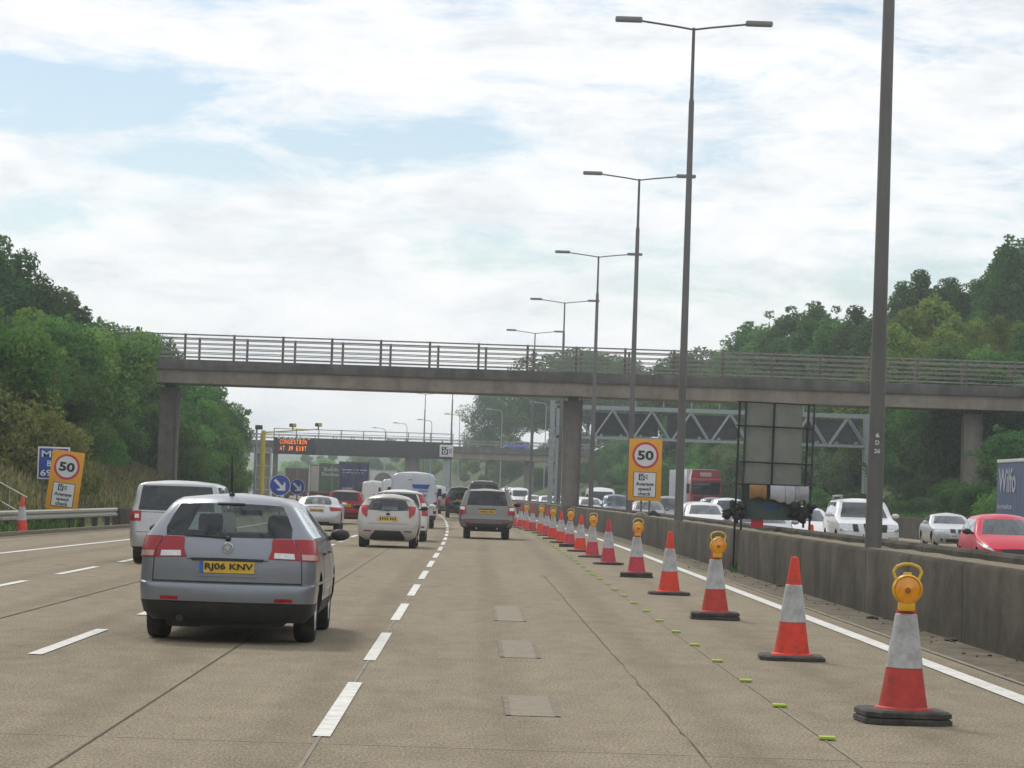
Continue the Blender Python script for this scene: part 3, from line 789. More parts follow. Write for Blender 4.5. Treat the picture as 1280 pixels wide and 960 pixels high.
def lorry(body, rear, side_m, H, texts=(), Lb=9.5, pal=None, extra=None, name_rear='rear_doors'):
    """box lorry seen from behind: box body, doors, lamps, underrun bar, wheels, cab beyond"""
    def kind(root):
        W = 1.25
        z0 = 1.05
        b = MB().bbox(-W, W, .04, Lb, z0, H, .03); b.build('box_body', side_m, root, 30)
        d = MB().bbox(-W + .06, -.012, 0, .06, z0 + .08, H - .10, .012).bbox(.012, W - .06, 0, .06, z0 + .08, H - .10, .012)
        d = d.build(name_rear, rear, root, 30)
        f = MB().box(-W - .012, -W + .05, -.01, .05, z0, H).box(W - .05, W + .012, -.01, .05, z0, H).box(-W - .012, W + .012, -.012, .05, H - .09, H + .012).box(-W, W, -.012, .05, z0 - .06, z0 + .06)
        f.build('rear_frame', body, root)
        h = MB()
        for x in (-.06, .06): h.tube((x, -.02, z0 + .12), (x, -.02, H - .15), .014, n=6)
        h.build('locking_bar', M['rim'], d)
        for tx in texts:
            t = MB()
            if tx[0]: put_text(t, tx[0], tx[1], tx[2], tx[3], tx[4], -.012, bold=.02)
            else:      # lettering too small to read in the photograph: uneven pale strokes
                rr = random.Random(int(tx[3] * 100)); x = tx[1]
                while x < tx[2]:
                    w = rr.uniform(.04, .11); t.box(x, x + w, -.012, 0, tx[3] + rr.uniform(0, .02), tx[4] - rr.uniform(0, .03)); x += w + rr.choice((.03, .03, .04, .12))
            t.build('lettering', tx[5], d)
        MB().bbox(-1.15, 1.15, .15, .27, .50, .62, .02).box(-.45, -.35, .2, Lb - .5, .7, 1.05).box(.35, .45, .2, Lb - .5, .7, 1.05).build('chassis', M['black_plastic'], root, 30)
        for s in (1, -1):
            MB().bbox(s * .98 - .2, s * .98 + .2, .1, .16, .68, .82, .015).build('tail_lamp', M['red_lens'], root, 30)
            for y in (1.9, 3.2, Lb + 1.2): wheel(root, s * 1.07, y, .5, .3, s, 8)
            MB().box(s * 1.0 - .25, s * 1.0 + .25, 1.2, 1.23, .25, .9).build('mud_flap', M['rubber'], root)
        MB().bbox(-.26, .26, .1, .13, .5, .62, .01).build('number_plate', M['plate_yellow'], root)
        MB().bbox(-1.22, 1.22, Lb + .25, Lb + 2.3, .6, min(H - .2, 3.2), .15).build('cab', pal or body, root, 30)
        if extra: extra(root, H)
    return kind

def front_details(root, sh, head, grille=None, lower=None, plate_z=.5, badge=None, plate_w=.52):
    for s in (1, -1):
        a = patch(sh, s, head, .012).build('headlight', M['head_lens'], root, 50)
    for k, g in enumerate(grille or []):
        for s in ((0,) if g[0] == 0 else (1, -1)):
            patch(sh, s, g[1], .012).build('grille', M['grille'], root, 50)
    if lower: patch(sh, 0, lower, .01, 8, 3).build('air_intake', M['grille'], root, 50)
    plate(root, sh, plate_z, .113, plate_w, True, None, False)

def pickup_suv(root):
    pt = M['paint_white']
    S = dict(paint=pt, wr=.39, tw=.25, axles=(.95, 3.75), br=.06, bf=.18, tp=.02,
      rows=[(.36, .1, 4.55, .82, .15, .25, .7, .6, 0), (.45, .03, 4.68, .90, .15, .3, .7, .6, 0), (.62, 0, 4.74, .925, .15, .3, .7, .62, 0), (.85, 0, 4.72, .925, .15, .28, .7, .64, 0), (1.02, .02, 4.6, .92, .15, .28, .7, .66, 0), (1.10, .04, 4.35, .91, .15, .3, .7, .68, .02), (1.17, .06, 3.7, .90, .15, .3, .7, .7, .02), (1.20, .08, 3.3, .885, .15, .28, .7, .72, 0),
            (1.45, .15, 2.95, .81, .14, .25, .64, .64, 0), (1.66, .22, 2.6, .74, .14, .22, .58, .56, .01), (1.71, .24, 2.5, .70, .14, .2, .54, .52, .02), (1.76, .4, 2.25, .52, .14, .2, .36, .36, .02), (1.785, .8, 1.9, .2, .08, .08, .1, .1, .01)],
      rglass=(1.20, 1.66), fglass=(1.20, 1.67), sglass=(1.20, 1.64), side=[(.04, .26), (.31, .6), (.64, .95)], valance=.46)
    sh = make_body(root, S)
    hz = .93
    front_details(root, sh, [(3.3, .80), (sh.fpx(.52, .8), .80), (sh.fpx(.55, .98), .99), (3.35, 1.02)],
        [(1, [(sh.fpx(.50, .8), .78), (sh.fpx(.34, .8), .78), (sh.fpx(.38, 1.), 1.0), (sh.fpx(.53, 1.), 1.0)]), (0, [(5, .78), (sh.fpx(.16, .8), .78), (sh.fpx(.2, 1.), 1.02), (5, 1.02)])],
        [(5, .50), (sh.fpx(.45, .5), .50), (sh.fpx(.5, .6), .60), (5, .60)], .68)
    patch(sh, 0, [(5, .40), (sh.fpx(.5, .45), .42), (sh.fpx(.5, .46), .47), (5, .47)], .02, 8, 2).build('skid_plate', M['rim'], root, 50)
    for s in (1, -1):
        patch(sh, s, [(3.3, .56), (sh.fpx(.55, .6), .56), (sh.fpx(.56, .6), .64), (3.35, .64)], .012, 5, 3).build('fog_lamp', M['head_lens'], root, 50)
        MB().path([(s * .66, .6, 1.72), (s * .66, .7, 1.83), (s * .63, 2.3, 1.85), (s * .60, 2.55, 1.76)], .03).bbox(s * .63 - .05, s * .63 + .05, 2.3, 2.5, 1.80, 1.88, .02).build('roof_rail', M['rim'], root, 50)
    mirrors(root, sh, .94, 1.25, M['paint_white'], 1.15)
    seats(root, 2.2, 1.2, .75, .4, 1.25)

def convertible(root):
    pt = M['paint_lightsilver']
    S = dict(paint=pt, wr=.31, axles=(.85, 3.5), br=.12, bf=.25, tp=.04,
      rows=[(.20, .12, 4.2, .74, .2, .3, .55, .6, 0), (.30, .03, 4.3, .83, .22, .35, .55, .6, 0), (.45, 0, 4.35, .87, .22, .38, .55, .6, 0), (.62, .01, 4.33, .875, .22, .38, .55, .62, 0), (.76, .04, 4.2, .87, .22, .38, .55, .64, 0), (.86, .08, 3.7, .86, .22, .34, .55, .66, .02), (.93, .14, 3.1, .845, .22, .3, .55, .68, .02), (.96, .5, 2.9, .83, .22, .28, .55, .68, 0),
            (1.10, .9, 2.6, .76, .22, .25, .5, .6, 0), (1.26, 1.3, 2.25, .68, .2, .22, .42, .53, .02), (1.33, 1.5, 2.1, .60, .18, .2, .36, .45, .03), (1.37, 1.65, 1.95, .42, .14, .14, .25, .3, .03), (1.385, 1.75, 1.85, .12, .04, .04, .06, .06, .01)],
      fglass=(.96, 1.29), sglass=(.96, 1.27), side=[(.06, .95)], valance=.0)
    sh = make_body(root, S)
    front_details(root, sh, [(3.35, .62), (sh.fpx(.42, .65), .63), (sh.fpx(.42, .75), .75), (3.3, .76)],
        [(1, [(sh.fpx(.05, .7), .63), (sh.fpx(.26, .7), .63), (sh.fpx(.26, .75), .76), (sh.fpx(.05, .75), .76)])],
        [(5, .26), (sh.fpx(.42, .3), .27), (sh.fpx(.45, .35), .38), (5, .38)], .50)
    for s in (1, -1):
        patch(sh, s, [(sh.fpx(.54, .3), .30), (3.75, .30), (3.7, .40), (sh.fpx(.54, .38), .38)], .01, 4, 3).build('air_intake', M['grille'], root, 50)
    mirrors(root, sh, .93, .98, M['paint_lightsilver'], .9)
    seats(root, 1.8, 1.2, .5, .36, .95)

def hatch_front(pt, angular=True, tall=0.0):
    """car or people carrier seen from the front"""
    def kind(root):
        t = tall
        S = dict(paint=pt, wr=.31, axles=(.68, 3.2), br=.16, bf=.38, tp=.045,
          rows=[(.20, .15, 3.85, .72, .22, .35, .55, .55, 0), (.30, .05, 3.97, .82, .24, .45, .55, .58, 0), (.48, 0, 4.04, .86, .24, .5, .56, .6, 0), (.66, .02, 4.0, .87, .24, .5, .58, .62, 0), (.80, .05, 3.75, .865, .22, .45, .58, .64, .02), (.92, .09, 3.25, .85, .2, .36, .6, .66, .02), (.99, .13, 2.98, .83, .2, .3, .6, .67, 0),
                (1.15 + t * .4, .2, 2.68, .77, .18, .26, .57, .61, 0), (1.36 + t, .3, 2.28, .67, .16, .22, .49, .52, .02), (1.42 + t, .32, 2.15, .60, .16, .2, .43, .46, .03), (1.465 + t, .5, 1.95, .42, .14, .15, .28, .3, .02), (1.48 + t, .8, 1.7, .14, .05, .05, .08, .08, 0)],
          rglass=(.99, 1.36 + t), fglass=(.99, 1.38 + t), sglass=(.99, 1.35 + t), side=[(.06, .4), (.45, .95)], valance=.0)
        sh = make_body(root, S)
        if angular:
            hd = [(3.35, .68), (sh.fpx(.46, .65), .60), (sh.fpx(.52, .7), .68), (3.05, .86)]
        else:
            hd = [(3.3, .62), (sh.fpx(.45, .62), .62), (sh.fpx(.47, .74), .74), (3.25, .78)]
        front_details(root, sh, hd, [(0, [(5, .56), (sh.fpx(.36, .6), .57), (sh.fpx(.4, .65), .655), (5, .67)])],
            [(5, .26), (sh.fpx(.5, .3), .28), (sh.fpx(.45, .4), .42), (5, .42)], .49)
        mirrors(root, sh, .92, 1.02, M['black_plastic'] if angular else pt, 1.1)
        seats(root, 1.85, .95, .55, .35, .98)
    return kind
# ================================================================== ground, road, water-free setting
def smooth01(t):
    t = min(max(t, 0.0), 1.0)
    return t * t * (3 - 2 * t)

def vnoise(x, y, s=0):
    return (math.sin(x * 1.3 + s) * math.cos(y * 0.9 - s * 2) + math.sin(x * .53 - y * .71 + s * 3) + .5 * math.sin(x * 2.9 + y * 2.3 + s)) / 2.5

def ground_z(t, Y):
    """height of the natural ground at t metres right of the motorway's centre line"""
    z = -0.05
    if t < -12.3:
        fade = 1 - 0.86 * smooth01((Y - 215) / 90)
        fade = max(fade, 0.8 * smooth01(1 - abs(Y - 424) / 22) * smooth01((-t - 22) / 8))
        d = -12.9 - t
        h = 9.4 * fade
        z += h * (0.16 * smooth01(d / 4.5) + 0.84 * smooth01((d - 2.5) / 17)) + (0.22 * vnoise(t * .35, Y * .12) * smooth01(d / 3))
        if t < -36: z += -0.5 * smooth01((-t - 36) / 60)
    elif t > 21.95:
        d = t - 22.0
        h = 9.0 if Y < 650 else 9.0 - 5 * smooth01((Y - 650) / 250)
        z += 0.5 * smooth01(d / .6) + h * smooth01(d / 21) + 0.25 * vnoise(t * .3, Y * .1, 2) * smooth01(d / 3)
    return z

def sheet(name, t0, t1, Y0, Y1, z, mat, dY=4.0, kind='structure', jag=None):
    mb = MB()
    n = max(1, int((Y1 - Y0) / dY))
    vs = []
    for i in range(n + 1):
        Y = Y0 + (Y1 - Y0) * i / n
        a = t0(Y) if callable(t0) else t0
        b = t1(Y) if callable(t1) else t1
        vs += [(shift(Y) + a, Y, z), (shift(Y) + b, Y, z)]
    mb.add(vs, [(2 * i, 2 * i + 1, 2 * i + 3, 2 * i + 2) for i in range(n)])
    o = mb.build(name, mat)
    return tag(o, kind=kind)

def edge_left(Y):
    return -9.78 + 0.026 * (min(Y, 112) - 63)
def kerb_left(Y):
    return -12.48 + 0.040 * (min(Y, 112) - 80) if Y > 60 else -13.28

def concrete_mat():
    m, n, l = nt('road_concrete')
    out = N(n, 'ShaderNodeOutputMaterial'); b = N(n, 'ShaderNodeBsdfPrincipled')
    tc = N(n, 'ShaderNodeTexCoord').outputs['Object']
    big = tex_noise(n, l, tc, 0.35, 6, 0.65, (1.0, 0.14, 1))
    c = ramp(n, l, big, [(0.30, (0.192, 0.162, 0.116)), (0.55, (0.242, 0.207, 0.150)), (0.75, (0.286, 0.248, 0.183))])
    mid = tex_noise(n, l, tc, 3.0, 6, 0.7, (1.0, 0.35, 1))
    c = mixc(n, l, 0.35, c, ramp(n, l, mid, [(0.35, (0.150, 0.126, 0.091)), (0.7, (0.31, 0.267, 0.198))]))
    sp = tex_noise(n, l, tc, 55, 3, 0.8, (1.0, 0.30, 1))
    c = mixc(n, l, 0.85, c, ramp(n, l, sp, [(0.36, (0.26, 0.26, 0.26)), (0.5, (0.51, 0.51, 0.51)), (0.66, (0.82, 0.81, 0.78))]), 'OVERLAY')
    oil = tex_noise(n, l, tc, 1.1, 5, 0.65, (1.6, 0.22, 1))
    c = mixc(n, l, ramp(n, l, oil, [(0.58, (0, 0, 0)), (0.78, (.55, .55, .55))]), c, (0.105, 0.09, 0.067))
    # polished, oily wheel paths run along every lane
    sep = N(n, 'ShaderNodeSeparateXYZ'); l.new(tc, sep.inputs[0])
    w = N(n, 'ShaderNodeMath', operation='MULTIPLY_ADD'); w.inputs[1].default_value = 2 * PI / 1.475; w.inputs[2].default_value = 0.4
    l.new(sep.outputs[0], w.inputs[0])
    sn = N(n, 'ShaderNodeMath', operation='SINE'); l.new(w.outputs[0], sn.inputs[0])
    wf = ramp(n, l, sn.outputs[0], [(0.35, (1, 1, 1)), (0.95, (0.86, 0.85, 0.84))])
    c = mixc(n, l, 0.8, c, wf, 'MULTIPLY')
    l.new(c, b.inputs['Base Color'])
    b.inputs['Roughness'].default_value = 0.9; b.inputs['Specular IOR Level'].default_value = 0.08
    bp = N(n, 'ShaderNodeBump'); bp.inputs['Strength'].default_value = 0.35; bp.inputs['Distance'].default_value = 0.01
    l.new(sp, bp.inputs['Height']); l.new(bp.outputs[0], b.inputs['Normal'])
    l.new(b.outputs[0], out.inputs[0])
    return m

def grass_ground_mat():
    m, n, l = nt('rough_grass')
    out = N(n, 'ShaderNodeOutputMaterial'); b = N(n, 'ShaderNodeBsdfPrincipled')
    tc = N(n, 'ShaderNodeTexCoord').outputs['Object']
    a = tex_noise(n, l, tc, 0.09, 6, 0.65)
    c = ramp(n, l, a, [(0.32, (0.024, 0.062, 0.016)), (0.5, (0.046, 0.088, 0.024)), (0.62, (0.085, 0.092, 0.034)), (0.75, (0.12, 0.082, 0.045))])
    f = tex_noise(n, l, tc, 1.6, 5, 0.7)
    c = mixc(n, l, 0.5, c, ramp(n, l, f, [(0.35, (0.02, 0.04, 0.012)), (0.7, (0.11, 0.125, 0.05))]))
    l.new(c, b.inputs['Base Color']); b.inputs['Roughness'].default_value = 0.95
    bp = N(n, 'ShaderNodeBump'); bp.inputs['Strength'].default_value = 0.9; bp.inputs['Distance'].default_value = 0.3
    l.new(f, bp.inputs['Height']); l.new(bp.outputs[0], b.inputs['Normal'])
    l.new(b.outputs[0], out.inputs[0])
    return m

M['road'] = concrete_mat()
M['grassland'] = grass_ground_mat()
M['paint_line'] = pm('road_paint', (0.66, 0.65, 0.61), 0.6, var=0.12, scale=1.2, dirt=((0.30, 0.27, 0.22), 7, 0.7), spec=.1)
M['seal'] = pm('joint_sealant', (0.085, 0.074, 0.056), 0.7, var=0.4, scale=3, spec=.1)
M['pale_joint'] = pm('pale_joint', (0.235, 0.21, 0.165), 0.7, var=0.25, scale=2, spec=.1)
M['verge_dirt'] = pm('verge_dirt', (0.165, 0.142, 0.105), 0.95, var=0.4, scale=1.5, dirt=((0.07, 0.062, 0.05), 9, 0.8), spec=.1)

def wall_mat():
    m, n, l = nt('barrier_concrete')
    out = N(n, 'ShaderNodeOutputMaterial'); b = N(n, 'ShaderNodeBsdfPrincipled')
    tc = N(n, 'ShaderNodeTexCoord').outputs['Object']
    st = tex_noise(n, l, tc, 1.0, 4, 0.55, (1, .45, 0.5))
    c = ramp(n, l, st, [(0.32, (0.038, 0.035, 0.030)), (0.5, (0.074, 0.067, 0.056)), (0.68, (0.135, 0.122, 0.100))])
    run = tex_noise(n, l, tc, 2.6, 3, 0.5, (1, .32, 0.3))
    c = mixc(n, l, 0.5, c, ramp(n, l, run, [(0.38, (0.036, 0.033, 0.028)), (0.66, (0.135, 0.122, 0.100))]))
    fine = tex_noise(n, l, tc, 7, 6, 0.75, (1, .5, 0.8))
    c = mixc(n, l, 0.35, c, ramp(n, l, fine, [(0.35, (0.03, 0.027, 0.023)), (0.7, (0.115, 0.102, 0.083))]))
    sx = N(n, 'ShaderNodeSeparateXYZ'); l.new(tc, sx.inputs[0])
    dv = N(n, 'ShaderNodeMath', operation='MULTIPLY'); dv.inputs[1].default_value = 1 / 4.5; l.new(sx.outputs[1], dv.inputs[0])
    fc = N(n, 'ShaderNodeMath', operation='FRACT'); l.new(dv.outputs[0], fc.inputs[0])
    lt = N(n, 'ShaderNodeMath', operation='LESS_THAN'); lt.inputs[1].default_value = .012; l.new(fc.outputs[0], lt.inputs[0])
    c = mixc(n, l, lt.outputs[0], c, (0.02, 0.018, 0.015))
    l.new(c, b.inputs['Base Color']); b.inputs['Roughness'].default_value = 0.95; b.inputs['Specular IOR Level'].default_value = 0.08
    bp = N(n, 'ShaderNodeBump'); bp.inputs['Strength'].default_value = 0.4; bp.inputs['Distance'].default_value = 0.02
    l.new(fine, bp.inputs['Height']); l.new(bp.outputs[0], b.inputs['Normal'])
    l.new(b.outputs[0], out.inputs[0])
    return m
M['barrier'] = wall_mat()
M['gravel'] = pm('gravel_fill', (0.20, 0.172, 0.125), 0.95, var=0.4, scale=14, bump=0.8, bscale=30, spec=.1)

# ground sheet
ts_ = [-2600, -1500, -900, -500, -300, -180, -120, -80, -60, -48] + [-40 + i * 1.5 for i in range(18)] + [-12.6, -12.2, 0, 21.9, 22.2] + [22.8 + i * 1.5 for i in range(16)] + [50, 62, 80, 120, 180, 300, 500, 900, 1500, 2600]
Ys_ = [-400, -150, -50] + [i * 5 for i in range(0, 90)] + [450 + i * 15 for i in range(31)] + [950, 1050, 1200, 1500, 2000, 2600, 3400, 4500]
g = MB()
nt_ = len(ts_)
for Y in Ys_:
    for t in ts_:
        g.v.append((shift(Y) + t, Y, ground_z(t, Y)))
for i in range(len(Ys_) - 1):
    for j in range(nt_ - 1):
        a = i * nt_ + j
        g.f.append((a, a + 1, a + nt_ + 1, a + nt_)); g.m.append(0)
tag(g.build('ground', M['grassland'], None, 60), kind='structure')

sheet('motorway', kerb_left, 22.0, -60, 900, 0.0, M['road'], 3)
sheet('verge_strip', 5.08, 5.86, -20, 420, 0.006, M['verge_dirt'], 4)
sheet('hard_shoulder_edge', lambda Y: kerb_left(Y), lambda Y: kerb_left(Y) + .5, 0, 400, 0.006, M['verge_dirt'], 4)
k = MB()
for i in range(100):
    Y0, Y1 = 20 + i * 4, 24 + i * 4
    for t, s in ((kerb_left, -1),):
        a, b = shift(Y0) + t(Y0), shift(Y1) + t(Y1)
        k.add([(a, Y0, 0), (b, Y1, 0), (b, Y1, .11), (a, Y0, .11), (a - .15, Y0, .11), (b - .15, Y1, .11), (a - .15, Y0, -.2), (b - .15, Y1, -.2)], [(0, 1, 2, 3), (3, 2, 5, 4), (4, 5, 7, 6)])
tag(k.build('kerb', M['gravel']), kind='structure')

def line(name, t, w, Y0, Y1, z=0.008, mat=None, dY=3.0):
    f = t if callable(t) else (lambda Y: t)
    return sheet(name, lambda Y: f(Y) - w / 2, lambda Y: f(Y) + w / 2, Y0, Y1, z, mat or M['paint_line'], dY)

def dashes(name, t, w, first, mark, step, n, z=0.008):
    mb = MB()
    for i in range(n):
        Y0 = first + i * step; Y1 = Y0 + mark
        for a, b in ((Y0, (Y0 + Y1) / 2), ((Y0 + Y1) / 2, Y1)):
            mb.add([(shift(a) + t - w / 2, a, z), (shift(a) + t + w / 2, a, z), (shift(b) + t + w / 2, b, z), (shift(b) + t - w / 2, b, z)], [(0, 1, 2, 3)])
    return tag(mb.build(name, M['paint_line']), kind='structure')

dashes('lane_marking', -0.94, .115, 19.5 - 8.76 * 2, 5.5, 8.76, 52)
dashes('lane_marking', -3.93, .135, 27.5 - 8.76 * 3, 5.0, 8.76, 48)
dashes('lane_marking', -6.88, .135, 50.4 - 8.76 * 5, 5.2, 8.76, 46)
line('edge_line', 4.65, .20, 0, 420)
line('edge_line', edge_left, .17, 30, 420)
for t in (8.3, 21.0): line('edge_line', t, .18, 20, 420)
for t in (11.6, 14.8, 18.0): dashes('lane_marking', t, .13, 20, 5, 9, 44)
line('verge_edge_strip', 5.06, .07, 0, 300, 0.010, M['pale_joint'])
line('joint_seal', -2.30, .014, 0, 300, 0.006, M['seal'])
line('joint_seal', -5.3, .025, 0, 300, 0.006, M['seal'])
line('joint_seal', -0.95, .025, 0, 300, 0.005, M['pale_joint'])
line('joint_seal', 2.405, .014, 0, 300, 0.006, M['pale_joint'])
# wandering crack right of the lane centre
c = MB(); pts = []
rc = random.Random(3)
Y = 15.0
while Y < 60:
    pts.append((1.46 - 0.0022 * (Y - 18) + rc.uniform(-.012, .012), Y, rc.uniform(.001, .007) if Y < 32 else .005)); Y += rc.uniform(.25, .6)
for p, q in zip(pts[:-1], pts[1:]):
    c.add([(p[0] - p[2], p[1], .006), (p[0] + p[2], p[1], .006), (q[0] + q[2], q[1], .006), (q[0] - q[2], q[1], .006)], [(0, 1, 2, 3)])
tag(c.build('road_crack', M['seal']), kind='structure')
# transverse slab joints and three square repairs
mb = MB()
for i in range(40):
    Y = 9 + i * 10.0
    mb.add([(shift(Y) + kerb_left(Y) + .3, Y, .005), (shift(Y) + 5, Y, .005), (shift(Y) + 5, Y + .018, .005), (shift(Y) + kerb_left(Y) + .3, Y + .018, .005)], [(0, 1, 2, 3)])
tag(mb.build('slab_joint', M['pale_joint']), kind='structure')
M['patch'] = pm('road_repair', (0.243, 0.213, 0.163), 0.75, var=0.2, scale=9, dirt=((0.21, 0.182, 0.137), 3, 0.8), spec=.1)
M['patch_edge'] = pm('road_repair_edge', (0.20, 0.175, 0.133), 0.8, var=0.3, scale=5, spec=.1)
mb = MB(); me_ = MB()
for (x0, x1, y0, y1) in ((.28, .64, 21.9, 24.1), (.30, .66, 29.6, 33.0), (.30, .66, 38, 43)):
    mb.add([(x0, y0, .004), (x1, y0, .004), (x1, y1, .004), (x0, y1, .004)], [(0, 1, 2, 3)])
    for xa in (x0, x1): me_.add([(xa - .02, y0, .008), (xa + .02, y0, .008), (xa + .02, y1, .008), (xa - .02, y1, .008)], [(0, 1, 2, 3)])
tag(mb.build('road_repair', M['patch']), kind='structure'); tag(me_.build('road_repair_edge', M['patch_edge']), kind='structure')

# ================================================================== central reserve
def extrude_profile(mb, prof, Y0, Y1, dY=4.0, mi=0):
    n = max(1, int((Y1 - Y0) / dY)); k = len(prof)
    vs = []
    for i in range(n + 1):
        Y = Y0 + (Y1 - Y0) * i / n
        vs += [(shift(Y) + t, Y, z) for t, z in prof]
    fs = []
    for i in range(n):
        for j in range(k):
            a, b = i * k + j, i * k + (j + 1) % k
            fs.append((a, b, b + k, a + k))
    fs += [tuple(range(k)), tuple(n * k + j for j in range(k - 1, -1, -1))]
    return mb.add(vs, fs, mi)

mb = extrude_profile(MB(), [(5.78, -.1), (5.80, .10), (5.79, .90), (5.83, .95), (5.97, .95), (6.0, .9), (6.0, -.1)], -40, 460)
o = mb.build('concrete_barrier', M['barrier'], None, 40)
tag(o, 'long grey streaked concrete wall beside the cones, nearer side of the central reserve', 'barrier')
mb = extrude_profile(MB(), [(6.62, -.1), (6.62, 1.0), (6.66, 1.04), (6.84, 1.04), (6.88, 1.0), (6.9, -.1)], -40, 460)
o = mb.build('concrete_barrier', M['barrier'], None, 40)
tag(o, 'grey concrete wall on the oncoming side of the central reserve, behind the gravel strip', 'barrier')
mb = MB(); vs = []
for i in range(251):
    Y = -40 + i * 2
    for t in (6.0, 6.2, 6.4, 6.62): vs.append((shift(Y) + t, Y, .925 + .02 * math.sin(i * 2.3 + t * 9) + (.02 if 6.1 < t < 6.5 else 0)))
mb.add(vs, [(i * 4 + j, i * 4 + j + 1, i * 4 + j + 5, i * 4 + j + 4) for i in range(250) for j in range(3)])
tag(mb.build('gravel', M['gravel'], None, 60), 'pale gravel filling between the two central reserve walls', 'gravel', kind='stuff')
mb = extrude_profile(MB(), [(21.75, -.1), (21.75, 1.0), (21.78, 1.03), (22.0, 1.03), (22.02, 1.0), (22.02, -.1)], 40, 700)
tag(mb.build('concrete_barrier', M['barrier'], None, 40), 'concrete retaining wall along the far edge of the oncoming carriageway below the trees', 'barrier')
# debris and weeds along the foot of the wall
rd = random.Random(11)
mb = MB()
for i in range(150):
    Y = 18 + 75 * rd.random() ** 1.4; x = 5.74 - abs(rd.gauss(0, .22)); s = rd.uniform(.004, .015)
    mb.sphere((x, Y, .006 + s * .5), s * rd.uniform(.8, 1.8), s * rd.uniform(.8, 2.5), s, 6)
tag(mb.build('road_grit', pm('grit', (.09, .08, .065), .95, var=.6, scale=5)), 'dark grit and small stones along the foot of the central wall', 'grit', kind='stuff')
# ================================================================== trees and plants
def leaf_cloud(centres, radii, n, size, rng, squash=1.0, droop=0.0):
    """n leaf-shaped faces spread through shells round the given clump centres"""
    C = np.array(centres); Rr = np.array(radii)
    w = Rr ** 2; w = w / w.sum()
    idx = rng.choice(len(C), n, p=w)
    d = rng.normal(size=(n, 3)); d /= np.linalg.norm(d, axis=1)[:, None]
    rad = Rr[idx] * (0.55 + 0.5 * rng.random(n) ** 0.6)
    pos = C[idx] + d * rad[:, None] * np.array([1, 1, squash])
    nrm = d * 0.7 + rng.normal(size=(n, 3)) * 0.6 + np.array([0, 0, 0.35]); nrm /= np.linalg.norm(nrm, axis=1)[:, None]
    a = np.cross(nrm, rng.normal(size=(n, 3))); a /= np.linalg.norm(a, axis=1)[:, None]
    a[:, 2] -= droop; a /= np.linalg.norm(a, axis=1)[:, None]
    b = np.cross(nrm, a)
    s = size * (0.6 + 0.8 * rng.random(n))[:, None]
    P = np.stack([pos - a * s, pos + b * s * .55, pos + a * s, pos - b * s * .55], 1).reshape(-1, 3)
    clump = rng.random(len(C))
    tint = np.clip(clump[idx] * 0.65 + rng.random(n) * 0.45 - .05, 0, 1)
    return P, tint

def leaf_mesh(name, P, tint, mat):
    n = len(tint)
    me = bpy.data.meshes.new(name)
    me.vertices.add(4 * n); me.loops.add(4 * n); me.polygons.add(n)
    me.vertices.foreach_set('co', P.astype(np.float32).ravel())
    me.loops.foreach_set('vertex_index', np.arange(4 * n, dtype=np.int32))
    me.polygons.foreach_set('loop_start', np.arange(0, 4 * n, 4, dtype=np.int32))
    me.polygons.foreach_set('loop_total', np.full(n, 4, dtype=np.int32))
    a = me.attributes.new('tint', 'FLOAT', 'FACE'); a.data.foreach_set('value', tint.astype(np.float32))
    me.materials.append(mat)
    me.update(calc_edges=True)
    return me

M['bark'] = pm('bark', (0.075, 0.062, 0.048), 0.95, var=0.4, scale=6, bump=0.6, bscale=12)
LM = {
 'dark': leafmat('leaf_dark', [(0.032, 0.085, 0.028), (0.061, 0.141, 0.042), (0.101, 0.203, 0.059)], .3),
 'mid': leafmat('leaf_mid', [(0.053, 0.134, 0.038), (0.093, 0.210, 0.055), (0.158, 0.304, 0.073)], .35),
 'light': leafmat('leaf_light', [(0.085, 0.193, 0.052), (0.158, 0.304, 0.078), (0.254, 0.415, 0.107)], .4),
 'yellow': leafmat('leaf_yellow', [(0.100, 0.179, 0.037), (0.168, 0.255, 0.052), (0.267, 0.311, 0.071)], .4),
 'olive': leafmat('leaf_olive', [(0.112, 0.151, 0.046), (0.186, 0.222, 0.065), (0.304, 0.284, 0.097)], .35),
 'grey': leafmat('leaf_grey', [(0.081, 0.146, 0.065), (0.134, 0.213, 0.094), (0.203, 0.284, 0.130)], .35),
}

def trunk_mesh(H, r, crown, rng, base=0.0):
    mb = MB()
    mb.tube((0, 0, -.6), (0.04 * H * .1, 0, H * .45), r, r * .7, 9)
    mb.tube((0.004 * H, 0, H * .45), (0, 0, H * .9), r * .7, r * .15, 8)
    for c in crown[:14]:
        z = H * rng.uniform(.22, .6)
        mb.tube((0, 0, z), (c[0] * .8, c[1] * .8, c[2]), r * .35, r * .08, 6)
    return mb

